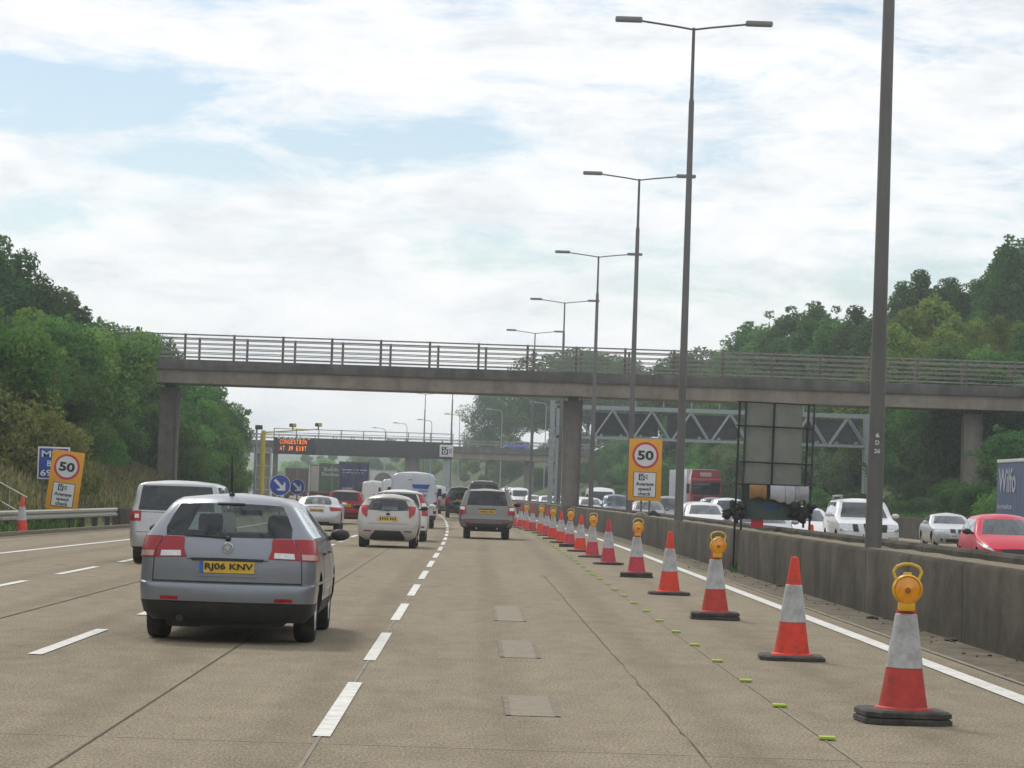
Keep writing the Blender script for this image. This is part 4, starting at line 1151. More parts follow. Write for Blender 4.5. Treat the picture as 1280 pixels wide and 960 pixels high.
def tree_kind(name, form, H, W, leaves, size, mat, seed, clumps=34):
    """a tree standing at the origin: crown and trunk. form: round, tall (pointed), bush (to the ground), open (gaps)"""
    rng = np.random.default_rng(seed)
    cs, rs = [], []
    for i in range(clumps):
        if form == 'bush':
            a = rng.random() * 2 * PI; h = rng.random() ** .8; w = W * .5 * math.sqrt(max(.05, 1 - (h * .98) ** 2)) * rng.random() ** .5
            cs.append((math.cos(a) * w, math.sin(a) * w, H * (.05 + .82 * h))); rs.append(W * rng.uniform(.11, .20))
        elif form == 'tall':
            h = rng.random(); a = rng.random() * 2 * PI
            w = W * .5 * (1 - h) ** .75 * (0.35 + .65 * rng.random() ** .5) if h > .25 else W * .42 * rng.random() ** .5
            cs.append((math.cos(a) * w, math.sin(a) * w, H * (.12 + .84 * h))); rs.append(W * (.23 - .13 * h) * rng.uniform(.7, 1.2))
        else:
            d = rng.normal(size=3); d /= np.linalg.norm(d); q = rng.random() ** .4
            cs.append((d[0] * W * .40 * q, d[1] * W * .40 * q, H * (.60 + .31 * d[2] * q))); rs.append(W * rng.uniform(.09, .17))
    if form == 'tall': cs.append((0, 0, H * .95)); rs.append(W * .07)
    for i in range(46):          # sprays of twigs that break the outline
        c = cs[int(rng.integers(len(cs)))]; k = rs[cs.index(c)]
        d = rng.normal(size=3); d[2] = abs(d[2]) * .9; d /= np.linalg.norm(d); q = k * rng.uniform(1.0, 1.45)
        cs.append((c[0] + d[0] * q, c[1] + d[1] * q, c[2] + d[2] * q)); rs.append(k * rng.uniform(.16, .34))
    P, t = leaf_cloud(cs, rs, leaves, size, rng, .85 if form != 'open' else .9, .25)
    root = empty(name)
    link(bpy.data.objects.new('crown', leaf_mesh('crown', P, t, LM[mat])), root)
    trunk_mesh(H, max(.06, H * .018), cs, rng).build('trunk', M['bark'], root, 60)
    return root

TK = {}
def tk(key, *a, **k):
    TK[key] = [tree_kind(*a, seed=s, **k) for s in (hash_(key), hash_(key) + 17)]
def hash_(s):
    return sum(ord(c) * (i + 3) for i, c in enumerate(s)) % 9973

tk('oak', 'broadleaf_tree', 'round', 9.0, 8.0, 15000, .13, 'dark')
tk('green', 'broadleaf_tree', 'round', 8.5, 7.0, 15000, .12, 'light')
tk('mid', 'broadleaf_tree', 'round', 9.0, 7.5, 15000, .125, 'mid')
tk('poplar', 'poplar_tree', 'tall', 13.0, 6.0, 15000, .14, 'mid', clumps=46)
tk('poplardark', 'poplar_tree', 'tall', 13.0, 6.0, 15000, .14, 'dark', clumps=46)
tk('yellow', 'broadleaf_tree', 'tall', 9.0, 6.5, 14000, .13, 'yellow', clumps=44)
tk('open', 'poplar_tree', 'open', 20.0, 12.0, 16000, .17, 'dark', clumps=80)
tk('bush', 'bush', 'bush', 4.0, 6.0, 13000, .10, 'mid')
tk('bushlight', 'bush', 'bush', 3.6, 5.5, 13000, .10, 'light')
tk('bushdark', 'bush', 'bush', 4.4, 6.2, 13000, .11, 'dark')
tk('bushyellow', 'bush', 'bush', 3.0, 5.0, 11000, .095, 'olive')
tk('bushgrey', 'bush', 'bush', 4.0, 5.6, 12000, .105, 'grey')
used = {}
rt = random.Random(5)

def plant(key, t, Y, H=None, label=None, group=None, wide=1.0, X=None, zoff=0.0):
    """stands a tree or bush on the bank; t metres from the motorway's centre line (or world X)"""
    protos = TK[key]
    p = protos[used.get(key, 0) % 2]
    n = used.get(key, 0); used[key] = n + 1
    if n < 2: o = p
    else: o = copy_tree(p)
    x = X if X is not None else shift(Y) + t
    tt = x - shift(Y)
    base = {'oak': 9, 'green': 8.5, 'mid': 9, 'poplar': 13, 'poplardark': 13, 'yellow': 9, 'open': 20, 'bush': 4, 'bushlight': 3.6, 'bushdark': 4.4, 'bushyellow': 3.0, 'bushgrey': 4.0}[key]
    s = (H or base) / base
    o.location = (x, Y, ground_z(tt, Y) + zoff)
    o.scale = (s * wide, s * wide, s)
    o.rotation_euler = (0, 0, rt.uniform(0, 6.28))
    cat = 'bush' if key.startswith('bush') else 'tree'
    tag(o, label, cat, group)
    return o

def rtree(key, px, top, Y, lab, grp, wide=1.0):
    X, zt = at(px, top, Y)
    z0 = ground_z(X - shift(Y), Y)
    return plant(key, 0, Y, max(2.0, zt - z0), lab, grp, wide, X)
# --- left bank, named individuals first
rtree('green', 120, 388, 150, 'rounded light green tree hiding the left end of the concrete bridge', None, 1.12)
rtree('green', 8, 372, 126, 'bright green leafy tree at the left edge, in front of the darker trees', None, 1.1)
plant('bushyellow', 0, 112, 2.7, 'yellowish bush on the slope just behind the blue marker sign', X=-15.9, wide=.82)
plant('bushyellow', 0, 115, 3.2, 'yellow-green bush at the left edge below the bright green tree', X=-18.3, wide=1.0)
rtree('oak', -6, 282, 182, 'tallest dark tree at the upper left corner of the bank', None, .9)
LG = 'dark trees on top of the left bank'
for px, top, Y in ((34, 336, 184), (60, 352, 187), (84, 374, 190), (106, 392, 193), (128, 408, 197), (-30, 300, 190), (10, 330, 196), (46, 350, 200)):
    rtree('oak', px, top, Y, 'dark green round tree on top of the left bank above the bridge end', LG, 1.0)
MG = 'mid green trees on the left bank before the bridge'
for px, top, Y in ((66, 392, 146), (40, 396, 152), (92, 392, 160), (80, 440, 138), (36, 430, 134), (-25, 380, 140), (5, 400, 116), (-40, 370, 120), (118, 446, 158), (138, 410, 162)):
    rtree('mid', px, top, Y, 'mid green tree in the thicket on the left bank before the bridge', MG, 1.1)
BG = 'bushes on the left bank before the bridge'
for X, Y, H in ((-19.2, 156, 3.0), (-20.6, 166, 3.6), (-18.4, 150, 1.8), (-19.4, 144, 2.8), (-20.4, 132, 3.6), (-19.8, 140, 2.8), (-20.4, 152, 4.0), (-21.6, 126, 4.2), (-21.4, 117, 3.4), (-22.6, 107, 4), (-21.2, 160, 4.2), (-22.4, 168, 5.0), (-23.2, 122, 4.6)):
    plant(rt.choice(['bush', 'bushdark', 'bush']), 0, Y, H, 'leafy green bush on the left bank before the bridge', BG, X=X)
UG = 'trees on the left bank seen under the bridge'
for X, Y, H in ((-20.6, 184, 6.0), (-19.6, 190, 6.2), (-18.6, 196, 6.8), (-17.8, 206, 6.2), (-20.5, 205, 7.5), (-18.2, 218, 6.6), (-19.8, 226, 7.8), (-18.4, 236, 6.8), (-19.2, 246, 6.6), (-19.6, 256, 5.6), (-21.5, 240, 8.0), (-22.5, 222, 8.4), (-23, 212, 8), (-20.4, 264, 4.6)):
    plant(rt.choice(['mid', 'oak', 'mid']), 0, Y, H, 'tree on the left bank seen through the gap under the bridge', UG, X=X - (1.9 if Y > 204 else .6))
for X, Y, H in ((-18.4, 181, 3.4), (-17.4, 186, 3.2), (-18.9, 178, 4.0), (-19.5, 187, 4.6), (-18.0, 200, 4.2), (-20.2, 212, 4.4), (-20.8, 224, 4.4), (-21.4, 238, 4.2), (-16.6, 192, 2.6), (-18.6, 212, 2.8), (-19.6, 232, 2.6), (-16.4, 203, 2.0), (-20.0, 248, 2.4), (-18.9, 222, 2.2)):
    plant('bush', 0, Y, H, 'low bush at the foot of the trees under the left end of the bridge', 'low bushes under the bridge on the left', X=X)
# --- right bank
RG = 'tall trees on the right bank behind the bridge'
LBL = 'dark green pointed tree in the row behind the right half of the bridge'
for px, top, Y in ((905, 421, 330), (935, 398, 320), (962, 384, 300), (990, 377, 285), (1020, 372, 275), (1046, 378, 270), (1072, 381, 262), (1098, 380, 256), (1010, 398, 268), (1060, 396, 258), (950, 406, 305), (920, 410, 325), (978, 396, 290), (1035, 394, 262), (1086, 396, 250), (1108, 376, 250), (1140, 372, 258), (1165, 356, 262), (1190, 352, 266), (1220, 350, 262)):
    rtree('poplardark' if rt.random() < .5 else 'poplar', px, top, Y, LBL, RG, 1.25)
for px, top, Y in ((1152, 336, 250), (1178, 344, 256), (1128, 350, 262), (1205, 350, 252), (1222, 348, 260), (1242, 326, 254), (1254, 306, 250), (1278, 292, 252), (1190, 346, 262)):
    rtree('poplardark', px, top, Y, 'tall dark pointed tree standing above the yellowish trees on the right', 'tall dark trees above the yellowish ones', 1.15)
rtree('poplardark', 1262, 287, 240, 'tallest dark tree at the right edge of the picture', None, 1.0)
rtree('poplardark', 1296, 300, 244, 'tall dark tree cut by the right edge, behind the tallest one', None, 1.0)
rtree('poplardark', 1236, 352, 246, 'slim dark tree just left of the tallest one at the right edge', None, .95)
for px, top, Y in ((1135, 382, 222), (1168, 366, 226), (1195, 392, 220), (1222, 396, 224), (1250, 392, 218), (1275, 400, 222), (1118, 402, 216), (1182, 404, 214)):
    rtree('yellow', px, top, Y, 'yellow-green tree behind the right end of the bridge', 'yellow-green trees behind the bridge', 1.1)
for px, top, Y in ((872, 428, 345), (895, 432, 335), (850, 436, 355)):
    rtree('oak', px, top, Y, 'low round dark tree behind the bridge beside the lamp columns', 'low round trees behind the bridge')
for px, top, Y in ((700, 434, 470), (726, 430, 478), (752, 434, 484), (776, 441, 470), (738, 440, 455)):
    rtree('oak', px, top, Y, 'round tree in the far clump above the bridge rails, between lamp columns', 'far clump of round trees above the bridge rails', 1.15)
for px, top, Y in ((612, 476, 500), (640, 468, 510), (668, 462, 500), (690, 470, 490)):
    rtree('open', px, top, Y, 'airy dark poplar with sky showing through, beyond the second bridge', 'airy poplars beyond the second bridge', .95)
SG = 'bushes and trees on the right bank below the bridge'
kinds = ['bushdark', 'bush', 'bushdark', 'bushgrey', 'oak', 'mid', 'bushdark']
for i in range(78):
    Y = 176 + 230 * (i / 78) ** 1.15 + rt.uniform(-4, 4)
    t = rt.choice([24.6, 26.5, 29, 32, 35]) + rt.uniform(-1, 1.2)
    kk = rt.choice(kinds)
    H = rt.uniform(3.2, 5.2) if kk.startswith('bush') else rt.uniform(5.5, 8)
    if t < 26: H *= .62
    if t < 28 and (Y < 214 or Y > 330): t += 5
    if t < 27: t += 2
    plant(kk, t, Y, H, 'dense green growth on the right bank under and beyond the bridge', SG, 1.1)
for i in range(8):
    Y = 178 + i * 2.2; t = 31 + (i % 4) * 2.6 + rt.uniform(-.6, .6)
    plant(rt.choice(['bushdark', 'oak', 'bushdark', 'bushgrey']), t, Y, rt.uniform(3.4, 5.6), 'dark bush on the right bank just behind the right bridge pier', 'dark bushes behind the right bridge pier', 1.1)
for i in range(64):
    Y = 138 + i * 3.6 + rt.uniform(-2, 2); t = rt.choice([23.6, 24.6, 26.2, 28.5, 31]) + rt.uniform(-.5, .6)
    plant(rt.choice(['bush', 'bushdark', 'bushgrey', 'bushdark', 'bushdark']), t, Y, rt.uniform(1.0, 2.0) if t < 28 else rt.uniform(2, 3), 'low scrub on the right bank above the far retaining wall', 'low scrub on the right bank', 1.25)
plant('bushlight', 23.9, 132, 2.5, 'bright green bush above the far wall beside the blue lorry', None, 1.0)
for i in range(60):
    Y = 420 + i * 6.5 + rt.uniform(-5, 5); t = 26 + rt.uniform(0, 18)
    plant(rt.choice(['bush', 'bushdark', 'bushlight', 'mid']), t, Y, rt.uniform(2.0, 4.8), 'shrub on the far grassy bank seen under the second bridge', 'shrubs on the far grassy bank', 1.0)
# left lowland: hedges and field trees beyond the bend
for i in range(34):
    Y = 420 + 34 * i * .75; X = shift(Y) - 24 - rt.uniform(2, 40)
    plant(rt.choice(['mid', 'bush', 'oak', 'bushlight']), 0, Y, rt.uniform(3, 5.5), 'small field tree on the low ground beyond the message gantry', 'field trees beyond the message gantry', 1.2, X)

# ------------------------------------------------------------------ long grass on the left slope and weeds: uncountable
def grass_mesh(name, n, area, h, mat, seed):
    rng = np.random.default_rng(seed)
    P = np.zeros((n, 4, 3)); 
    for i in range(n):
        t, Y = area(rng)
        X = shift(Y) + t; z = ground_z(t, Y)
        hh = h * (0.4 + rng.random()); a = rng.random() * PI; w = .022 + .02 * rng.random()
        lx, ly = rng.normal(0, .22, 2) * hh
        P[i] = [(X - w * math.cos(a), Y - w * math.sin(a), z - .02), (X + w * math.cos(a), Y + w * math.sin(a), z - .02), (X + lx + w * .3, Y + ly, z + hh), (X + lx - w * .3, Y + ly, z + hh)]
    return bpy.data.objects.new(name, leaf_mesh(name, P.reshape(-1, 3), rng.random(n), mat))
gm = leafmat('long_grass', [(0.115, 0.135, 0.050), (0.20, 0.195, 0.085), (0.33, 0.28, 0.15)], .35)
o = link(grass_mesh('grass', 60000, lambda r: (-13.0 - 7.5 * r.random() ** .8, 58 + 120 * r.random() ** 1.2), .42, gm, 4))
tag(o, 'long dry brownish green grass on the slope behind the safety fence', 'grass', kind='stuff')
gm2 = leafmat('green_grass', [(0.06, 0.14, 0.035), (0.11, 0.21, 0.055), (0.17, 0.26, 0.08)], .35)
o = link(grass_mesh('grass', 16000, lambda r: (-12.75 - 1.5 * r.random(), 78 + 22 * r.random()), .26, gm2, 6))
tag(o, 'fresh green weeds around the posts of the safety fence', 'grass', kind='stuff')
o = link(grass_mesh('grass', 30000, lambda r: (22.3 + 4.5 * r.random(), 110 + 90 * r.random()), .5, gm2, 8))
tag(o, 'bright green grass above the far retaining wall', 'grass', kind='stuff')
# far wooded hill
M['wood_hill'] = pm('wooded_hill', (0.035, 0.065, 0.03), 1.0, var=0.6, scale=0.03, bump=1.0, bscale=0.05)
def hill(name, x0, x1, Y, depth, top, seed, mat):
    mb = MB(); n = 160; m = 14
    rr = random.Random(seed); ph = [rr.uniform(0, 6) for _ in range(8)]
    for j in range(m + 1):
        for i in range(n + 1):
            x = x0 + (x1 - x0) * i / n; v = j / m
            z = top * math.sin(PI * min(1, v * 1.02)) ** .8 * (0.84 + .10 * math.sin(x * .004 + ph[0]) + .06 * math.sin(x * .013 + ph[1]))
            z += (1.8 * rr.random() if 0 < j < m else 0)
            mb.v.append((x, Y + depth * v, max(z, 0) - .3))
    for j in range(m):
        for i in range(n):
            a = j * (n + 1) + i; mb.f.append((a, a + 1, a + n + 2, a + n + 1)); mb.m.append(0)
    return tag(mb.build(name, mat, None, 70), kind='structure')
hill('hills', -1100, 500, 1750, 500, 38, 2, M['wood_hill'])
hill('hills', -900, 200, 980, 160, 9, 3, pm('field', (0.10, 0.14, 0.05), 1.0, var=.4, scale=.02))

for px, py, Y_, h_, lab in ((1256, 812, 0, .16, 'small green weed at the foot of the near wall by the right edge'), (926, 716, 0, .20, 'weed growing at the foot of the temporary sign poles')):
    yh = 480 + (136 + (px - 640) * sr) / cr
    Yw = FPX * CAMH / (py - yh); xw = at(px, py, Yw)[0]
    o = link(grass_mesh('weed', 260, lambda r: (xw + r.normal(0, .07), Yw + r.normal(0, .10)), h_, gm2, int(px)))
    for v in o.data.vertices: v.co.z += .05
    tag(o, lab, 'weed')
rr = random.Random(21)
for px, py, L_, lab in ((1101, 774, .30, 'dark torn rag lying by the wall beside the nearest cone'), (1192, 801, .13, 'small dark scrap by the wall right of the nearest cone'), (985, 734, .34, 'dark strip of litter by the wall behind the second cone')):
    yh = 480 + (136 + (px - 640) * sr) / cr
    Yw = FPX * CAMH / (py - yh); xw = at(px, py, Yw)[0]; m = MB()
    for i in range(7): m.sphere((xw + rr.uniform(-.5, .5) * L_, Yw + rr.uniform(-.12, .12), .02), rr.uniform(.03, .09), rr.uniform(.05, .14), rr.uniform(.012, .03), 8)
    tag(m.build('litter', pm('litter_dark', (.04, .037, .033), .9, var=.5, scale=9), None, 60), lab, 'litter')
# ================================================================== bridges
M['beam_dark'] = pm('stained_concrete', (0.10, 0.094, 0.088), 0.9, var=0.45, scale=1.1, stretch=(1, 1, .25), dirt=((0.03, 0.03, 0.03), 1.5, .6))
M['beam'] = pm('brown_concrete', (0.235, 0.20, 0.168), 0.9, var=0.25, scale=.8, stretch=(1, 1, .3), dirt=((0.06, 0.055, 0.05), 1.2, .5))
M['pier'] = pm('pier_concrete', (0.165, 0.148, 0.128), 0.9, var=0.3, scale=1.3, stretch=(1, 1, .15), dirt=((0.05, 0.047, 0.043), 1.4, .6))
M['rail_dark'] = pm('bridge_rail', (0.22, 0.205, 0.19), 0.7, .2, var=.3)
M['rail_brown'] = pm('bridge_post', (0.135, 0.108, 0.092), 0.8, var=.3)
M['galv'] = pm('galvanised', (0.30, 0.335, 0.36), 0.55, .3, var=.15, scale=4)
M['galv_dark'] = pm('dull_steel', (0.115, 0.118, 0.122), 0.6, .35, var=.25, scale=3)
M['column'] = pm('lamp_column', (0.125, 0.122, 0.12), 0.55, .3, var=.25, scale=2, stretch=(1, 1, .2))
M['panel_dark'] = pm('sign_back', (0.05, 0.053, 0.056), 0.7, var=.3)
M['yellow_post'] = pm('yellow_post', (0.52, 0.40, 0.03), 0.5, var=.1)
M['orange_sign'] = pm('orange_sign', (0.68, 0.31, 0.012), 0.5, var=.05)
M['sign_white'] = pm('sign_white', (0.60, 0.62, 0.64), 0.5, var=.05)
M['sign_red'] = pm('sign_red', (0.50, 0.03, 0.05), 0.5, var=.05)
M['sign_blue'] = pm('sign_blue', (0.012, 0.055, 0.32), 0.45, var=.08)

root = empty('concrete_bridge', (0, 172, 0), 0, 'slender concrete bridge on tall piers crossing the whole motorway', 'bridge')
YB = 170 - 172
W_ = 4.6
MB().bbox(-40, 52, YB, YB + .4, 7.88, 8.46, .03).bbox(-40, 52, YB + W_ - .4, YB + W_, 7.88, 8.46, .03).build('edge_beam', M['beam_dark'], root, 30)
mb = MB().prism([(-38, 7.13), (50, 7.13), (50, 7.9), (-38, 7.9)], YB + .16, YB + W_ - .16)
mb.build('deck', M['beam'], root)
for side in (0, 1):
    y = YB + .18 + side * (W_ - .36)
    m = MB()
    for k, z in enumerate((9.86, 9.58, 9.32, 9.06, 8.80, 8.58)): m.box(-40, 52, y - .025, y + .025, z - (.04 if k == 0 else .024), z + (.04 if k == 0 else .024))
    par = m.build('parapet_rails', M['rail_dark'], root)
    x0 = at(231, 430, 170)[0] + (.42 if side else 0)
    pp = None
    for k in range(-9, 18):
        x = x0 + k * 2.74
        if pp is None: pp = q = MB().bbox(-.065, .065, y + .03, y + .14, 8.44, 9.92, .01).build('parapet_post', M['rail_brown'], par, 30)
        else: q = pp.copy(); link(q, par)
        q.location.x = x
for x, w in ((-17.5, 1.1), (5.3, 1.08), (27.95, 1.08)):
    zb = ground_z(x - shift(172), 172) - .6
    m = MB().prism([(x - w / 2 + .06, zb), (x + w / 2 - .06, zb), (x + w / 2, 6.9), (x - w / 2, 6.9)], -.55, .55)
    pr = m.build('pier', M['pier'], root)
    MB().box(x - .28, x + .28, -.4, .4, 6.9, 7.12).build('bearing', M['panel_dark'], pr)
    MB().tube((x + w / 2 - .12, -.60, zb), (x + w / 2 - .10, -.60, 7.3), .05, n=8).build('drain_pipe', M['galv_dark'], pr, 40)

root = empty('road_bridge', (0, 424, 0), 0, 'low brownish distant road bridge with a blue car on it, beyond the message gantry', 'bridge')
MB().bbox(-75, 46, -4, 4, 6.05, 7.25, .05).build('deck', M['beam'], root)
MB().bbox(-75, 46, -4.3, -4.0, 6.9, 7.75, .03).bbox(-75, 46, 4.0, 4.3, 6.9, 7.75, .03).build('edge_beam', M['beam_dark'], root)
for y in (-4.15, 4.15):
    m = MB()
    for z in (8.62, 8.2): m.box(-75, 46, y - .03, y + .03, z - .05, z + .05)
    for k in range(49): m.box(-75 + k * 2.5 - .06, -75 + k * 2.5 + .06, y - .02, y + .12, 7.7, 8.68)
    m.build('parapet_rails', M['rail_dark'], root)
for x, w in ((-9.1, 1.9), (7.2, 1.3), (-30, 1.9)):
    MB().prism([(x - w / 2, -.3), (x + w / 2, -.3), (x + w / 2, 6.06), (x - w / 2, 6.06)], -2.5, 2.5).build('pier', M['pier'], root)

# ================================================================== gantries
root = empty('truss_gantry', (0, 205, 0), 0, 'pale blue-grey steel truss gantry spanning the oncoming carriageway', 'gantry')
X0, X1 = 5.05, 26.3
for y, nm in ((0, 'truss'), (1.2, 'truss')):
    m = MB()
    m.box(X0, X1, y, y + .16, 7.42, 7.68).box(X0, X1, y, y + .16, 5.42, 5.60)
    n = 8; st = (X1 - X0) / n
    for k in range(n):
        a = X0 + k * st
        m.tube((a + .1, y + .08, 5.55), (a + st / 2, y + .08, 7.42), .06, n=6).tube((a + st / 2, y + .08, 7.42), (a + st - .1, y + .08, 5.55), .06, n=6)
    for k in range(n * 2): m.box(X0 + .6 + k * st / 2 - .05, X0 + .6 + k * st / 2 + .05, y, y + .1, 5.64, 5.80)
    m.build(nm, M['galv'], root, None)
m = MB()
for k in range(17): m.box(X0 + k * 1.32 - .05, X0 + k * 1.32 + .05, .2, 1.2, 5.42, 5.56)
m.box(X0, X1, .25, 1.1, 5.56, 5.62)
m.build('walkway', M['galv_dark'], root)
m = MB()
for x in np.arange(10.6, 22.8, 1.9): m.box(x - .03, x + .03, 1.1, 1.16, 7.7, 8.55)
m.box(10.4, 22.6, 1.1, 1.16, 8.5, 8.57)
m.build('hand_rail', M['galv'], root)
for x, y0 in ((X0 - .1, 0), (X1 - .05, 0)):
    m = MB()
    for yy in (.1, 1.1): m.box(x - .14, x + .16, yy - .14, yy + .14, -.2, 7.95 if x < 10 else 7.7)
    for z in (1.2, 2.6, 4.0): m.box(x - .05, x + .05, .1, 1.1, z, z + .12)
    if x < 10: m.box(x + .3, x + .6, .0, 1.2, -.2, 7.6)
    m.build('leg', M['galv'], root)
for a, b, z0, z1 in ((7.9, 12.2, 5.72, 7.25), (12.8, 17.6, 5.72, 7.3), (20.8, 25.9, 5.70, 7.33)):
    q = MB().bbox(a, b, 1.45, 1.6, z0, z1, .03)
    q.build('sign_back', M['panel_dark'], root)

root = empty('message_gantry', (0, 330, 0), 0, 'dark gantry with an orange lit congestion message, in front of the far bridge', 'gantry')
xl, zt = at(342, 545, 330); xr, _ = at(566, 550, 330)
MB().bbox(xl, xr, 0, 1.2, 5.0, zt - .1, .05).build('gantry_box', M['panel_dark'], root, 30)
m = MB()
for k in range(9): m.box(xl + k * (xr - xl) / 8 - .05, xl + k * (xr - xl) / 8 + .05, .6, .7, zt - .1, zt + .9)
m.box(xl, xr, .6, .66, zt + .8, zt + .88).box(xl, xr, .6, .66, zt + .4, zt + .46)
m.build('hand_rail', M['rail_dark'], root)
for x, w in ((xl + .25, .5), (at(558, 590, 330)[0], .75)):
    MB().box(x - w / 2, x + w / 2, .2, 1.0, -.3, 5.0).build('leg', M['galv_dark'] if x < -10 else M['galv'], root)
scr = MB().box(xl + .1, at(393, 557, 330)[0], -.12, 0, 5.1, zt - .25).build('message_panel', pm('matrix_panel', (.012, .013, .015), .5), root)
M['amber_led'] = emis('amber_led', (1.0, .22, .02), 1.6)
t = MB()
def prow(txt, p0, p1, y0, y1, bold=.01):
    a, z1_ = at(p0, y0, 330); b, z0_ = at(p1, y1, 330)
    c = (b - a) / len(txt)
    for i, ch in enumerate(txt):
        k = .18 if ch in 'I1' else 0
        if ch != ' ': put_text(t, ch, a + c * (i + .08 + k), a + c * (i + .84 - k), z0_, z1_, -.14, bold=bold)
prow('CONGESTION', 349.7, 384, 549.0, 555.6, .0); prow('AT J9 EXIT', 349.9, 383.6, 557.2, 563.8, .0)
t.build('lit_lettering', M['amber_led'], scr)
t = MB(); rr = random.Random(2); x = at(347, 546, 330)[0]; zz = at(347, 547.5, 330)[1]
while x < at(390, 547, 330)[0]:
    w = rr.uniform(.10, .3); t.box(x, x + w, -.14, -.12, zz - .06, zz + .08); x += w + rr.uniform(.06, .3)
t.build('small_lettering', M['sign_white'], scr)
# lattice beside the left leg
m = MB()
for x in (-23.4, -24.2, -22.4): m.box(x - .06, x + .06, 0, .12, -.2, 5.6)
for z in (1.0, 2.3, 3.6, 5.0): m.box(-24.2, -22.4, 0, .1, z, z + .12)
m.build('service_ladder', M['galv'], root)

def camera_icon(mb, x, z, s, y, k=0, wh=1):
    """speed camera symbol about (x,z), height s: camera body, lens ring, flash, beam"""
    mb.box(x - s * .55, x + s * .30, y, y + .004, z - s * .5, z + s * .5, k)
    mb.lathe([(.001, y - .004), (s * .27, y - .004)], 20, (x - s * .12, 0, z - s * .12), 'y', wh)
    mb.lathe([(.001, y - .007), (s * .13, y - .007)], 16, (x - s * .12, 0, z - s * .12), 'y', k)
    mb.lathe([(.001, y - .004), (s * .13, y - .004)], 16, (x + s * .16, 0, z + s * .33), 'y', wh)
    mb.box(x - s * .40, x - s * .18, y - .004, y, z + s * .26, z + s * .38, wh)
    for a in (-1, 0, 1):
        mb.prism([(x + s * .42, z + a * s * .16 - s * .04), (x + s * .78, z + a * s * .30 - s * .07), (x + s * .78, z + a * s * .30 + s * .07), (x + s * .42, z + a * s * .16 + s * .04)], y, y + .004, k)

x0, z1 = at(549.8, 555.8, 329.4); x1, z0 = at(566.2, 571.4, 329.4)
b = empty('camera_sign', (0, 329.4, 0), 0, 'square white camera symbol sign hung at the right end of the dark message gantry', 'sign')
MB().bbox(x0, x1, 0, .08, z0, z1, .02).build('sign_plate', M['sign_white'], b, 30)
m = MB(); camera_icon(m, (x0 + x1) / 2 - .06, (z0 + z1) / 2, .82, -.02); m.build('camera_symbol', [M['ink'], M['sign_white']], b, None)

# ================================================================== lamp columns
def lamp_column(name, H, label, group):
    root = empty(name, (0, 0, 0), 0, label, 'lamp post', group)
    MB().lathe([(.132, 0), (.125, 1.6), (.122, 1.65), (.078, H * .85), (.055, H * .856), (.045, H)], 14).build('pole', M['column'], root, 40, True)
    for s in (-1, 1):
        MB().path([(0, 0, H - .05), (s * .5, 0, H + .02), (s * 1.55, 0, H + .14)], .028).build('bracket_arm', M['column'], root, 50)
        m = MB()
        m.bbox(s * 1.92 - .4, s * 1.92 + .4, -.15, .15, H + .10, H + .24, .05).build('lantern', pm('lantern_grey', (.20, .205, .215), .45, .2), root, 40)
    return root
LP = [(1090, 47.0, 14.2, 'nearest lamp column, thick grey post rising out of the top of the picture', None),
      (848, 89.0, 15.45, 'tall twin-arm lamp column, first one with both its lanterns in view', None),
      (785.5, 124.5, 14.66, 'twin-arm lamp column standing just left of the median 50 sign', None),
      (737.5, 161.0, 14.3, 'twin-arm lamp column just right of the middle bridge pier', None),
      (None, 203, 14.44, 'first twin-arm lamp column behind the near bridge, counted from the camera', None),
      (None, 244, 14.5, 'second twin-arm lamp column behind the near bridge, lowest lantern above its rails', None),
      (None, 350, 14.0, 'dark far lamp pole rising from behind the camera sign', None),
      (None, 400, 14.2, 'small far twin-arm lamp column above the message gantry, under the near bridge', None)]
tops = {4: (706, 378), 5: (669, 416), 6: (566, 490), 7: (532, 492)}
proto = None
for i, (px, Y, H, lab, g_) in enumerate(LP):
    X = (at(px, 655, Y)[0] if px else at(*tops[i], Y)[0])
    if i == 0: X = at(1090, 682, Y)[0] + .02
    if proto is None: proto = o = lamp_column('lamp_column', 13.4, lab, None)
    else: o = copy_tree(proto)
    zb = .91 if i < 6 else .5
    o.location = (X, Y, zb); o.scale = (1, 1, (H - zb) / 13.4)
    tag(o, lab, None, 'lamp columns along the central reserve')
pl = proto
m = MB()
for k, ch in enumerate('6D26'):
    if k < 2: put_text(m, ch, -.03, .03, 1.78 - k * .115 - .035, 1.78 - k * .115 + .035, -.135, bold=.02)
put_text(m, '26', -.045, .045, 1.50, 1.57, -.135, bold=.02)
m.build('column_number', M['sign_white'], pl)
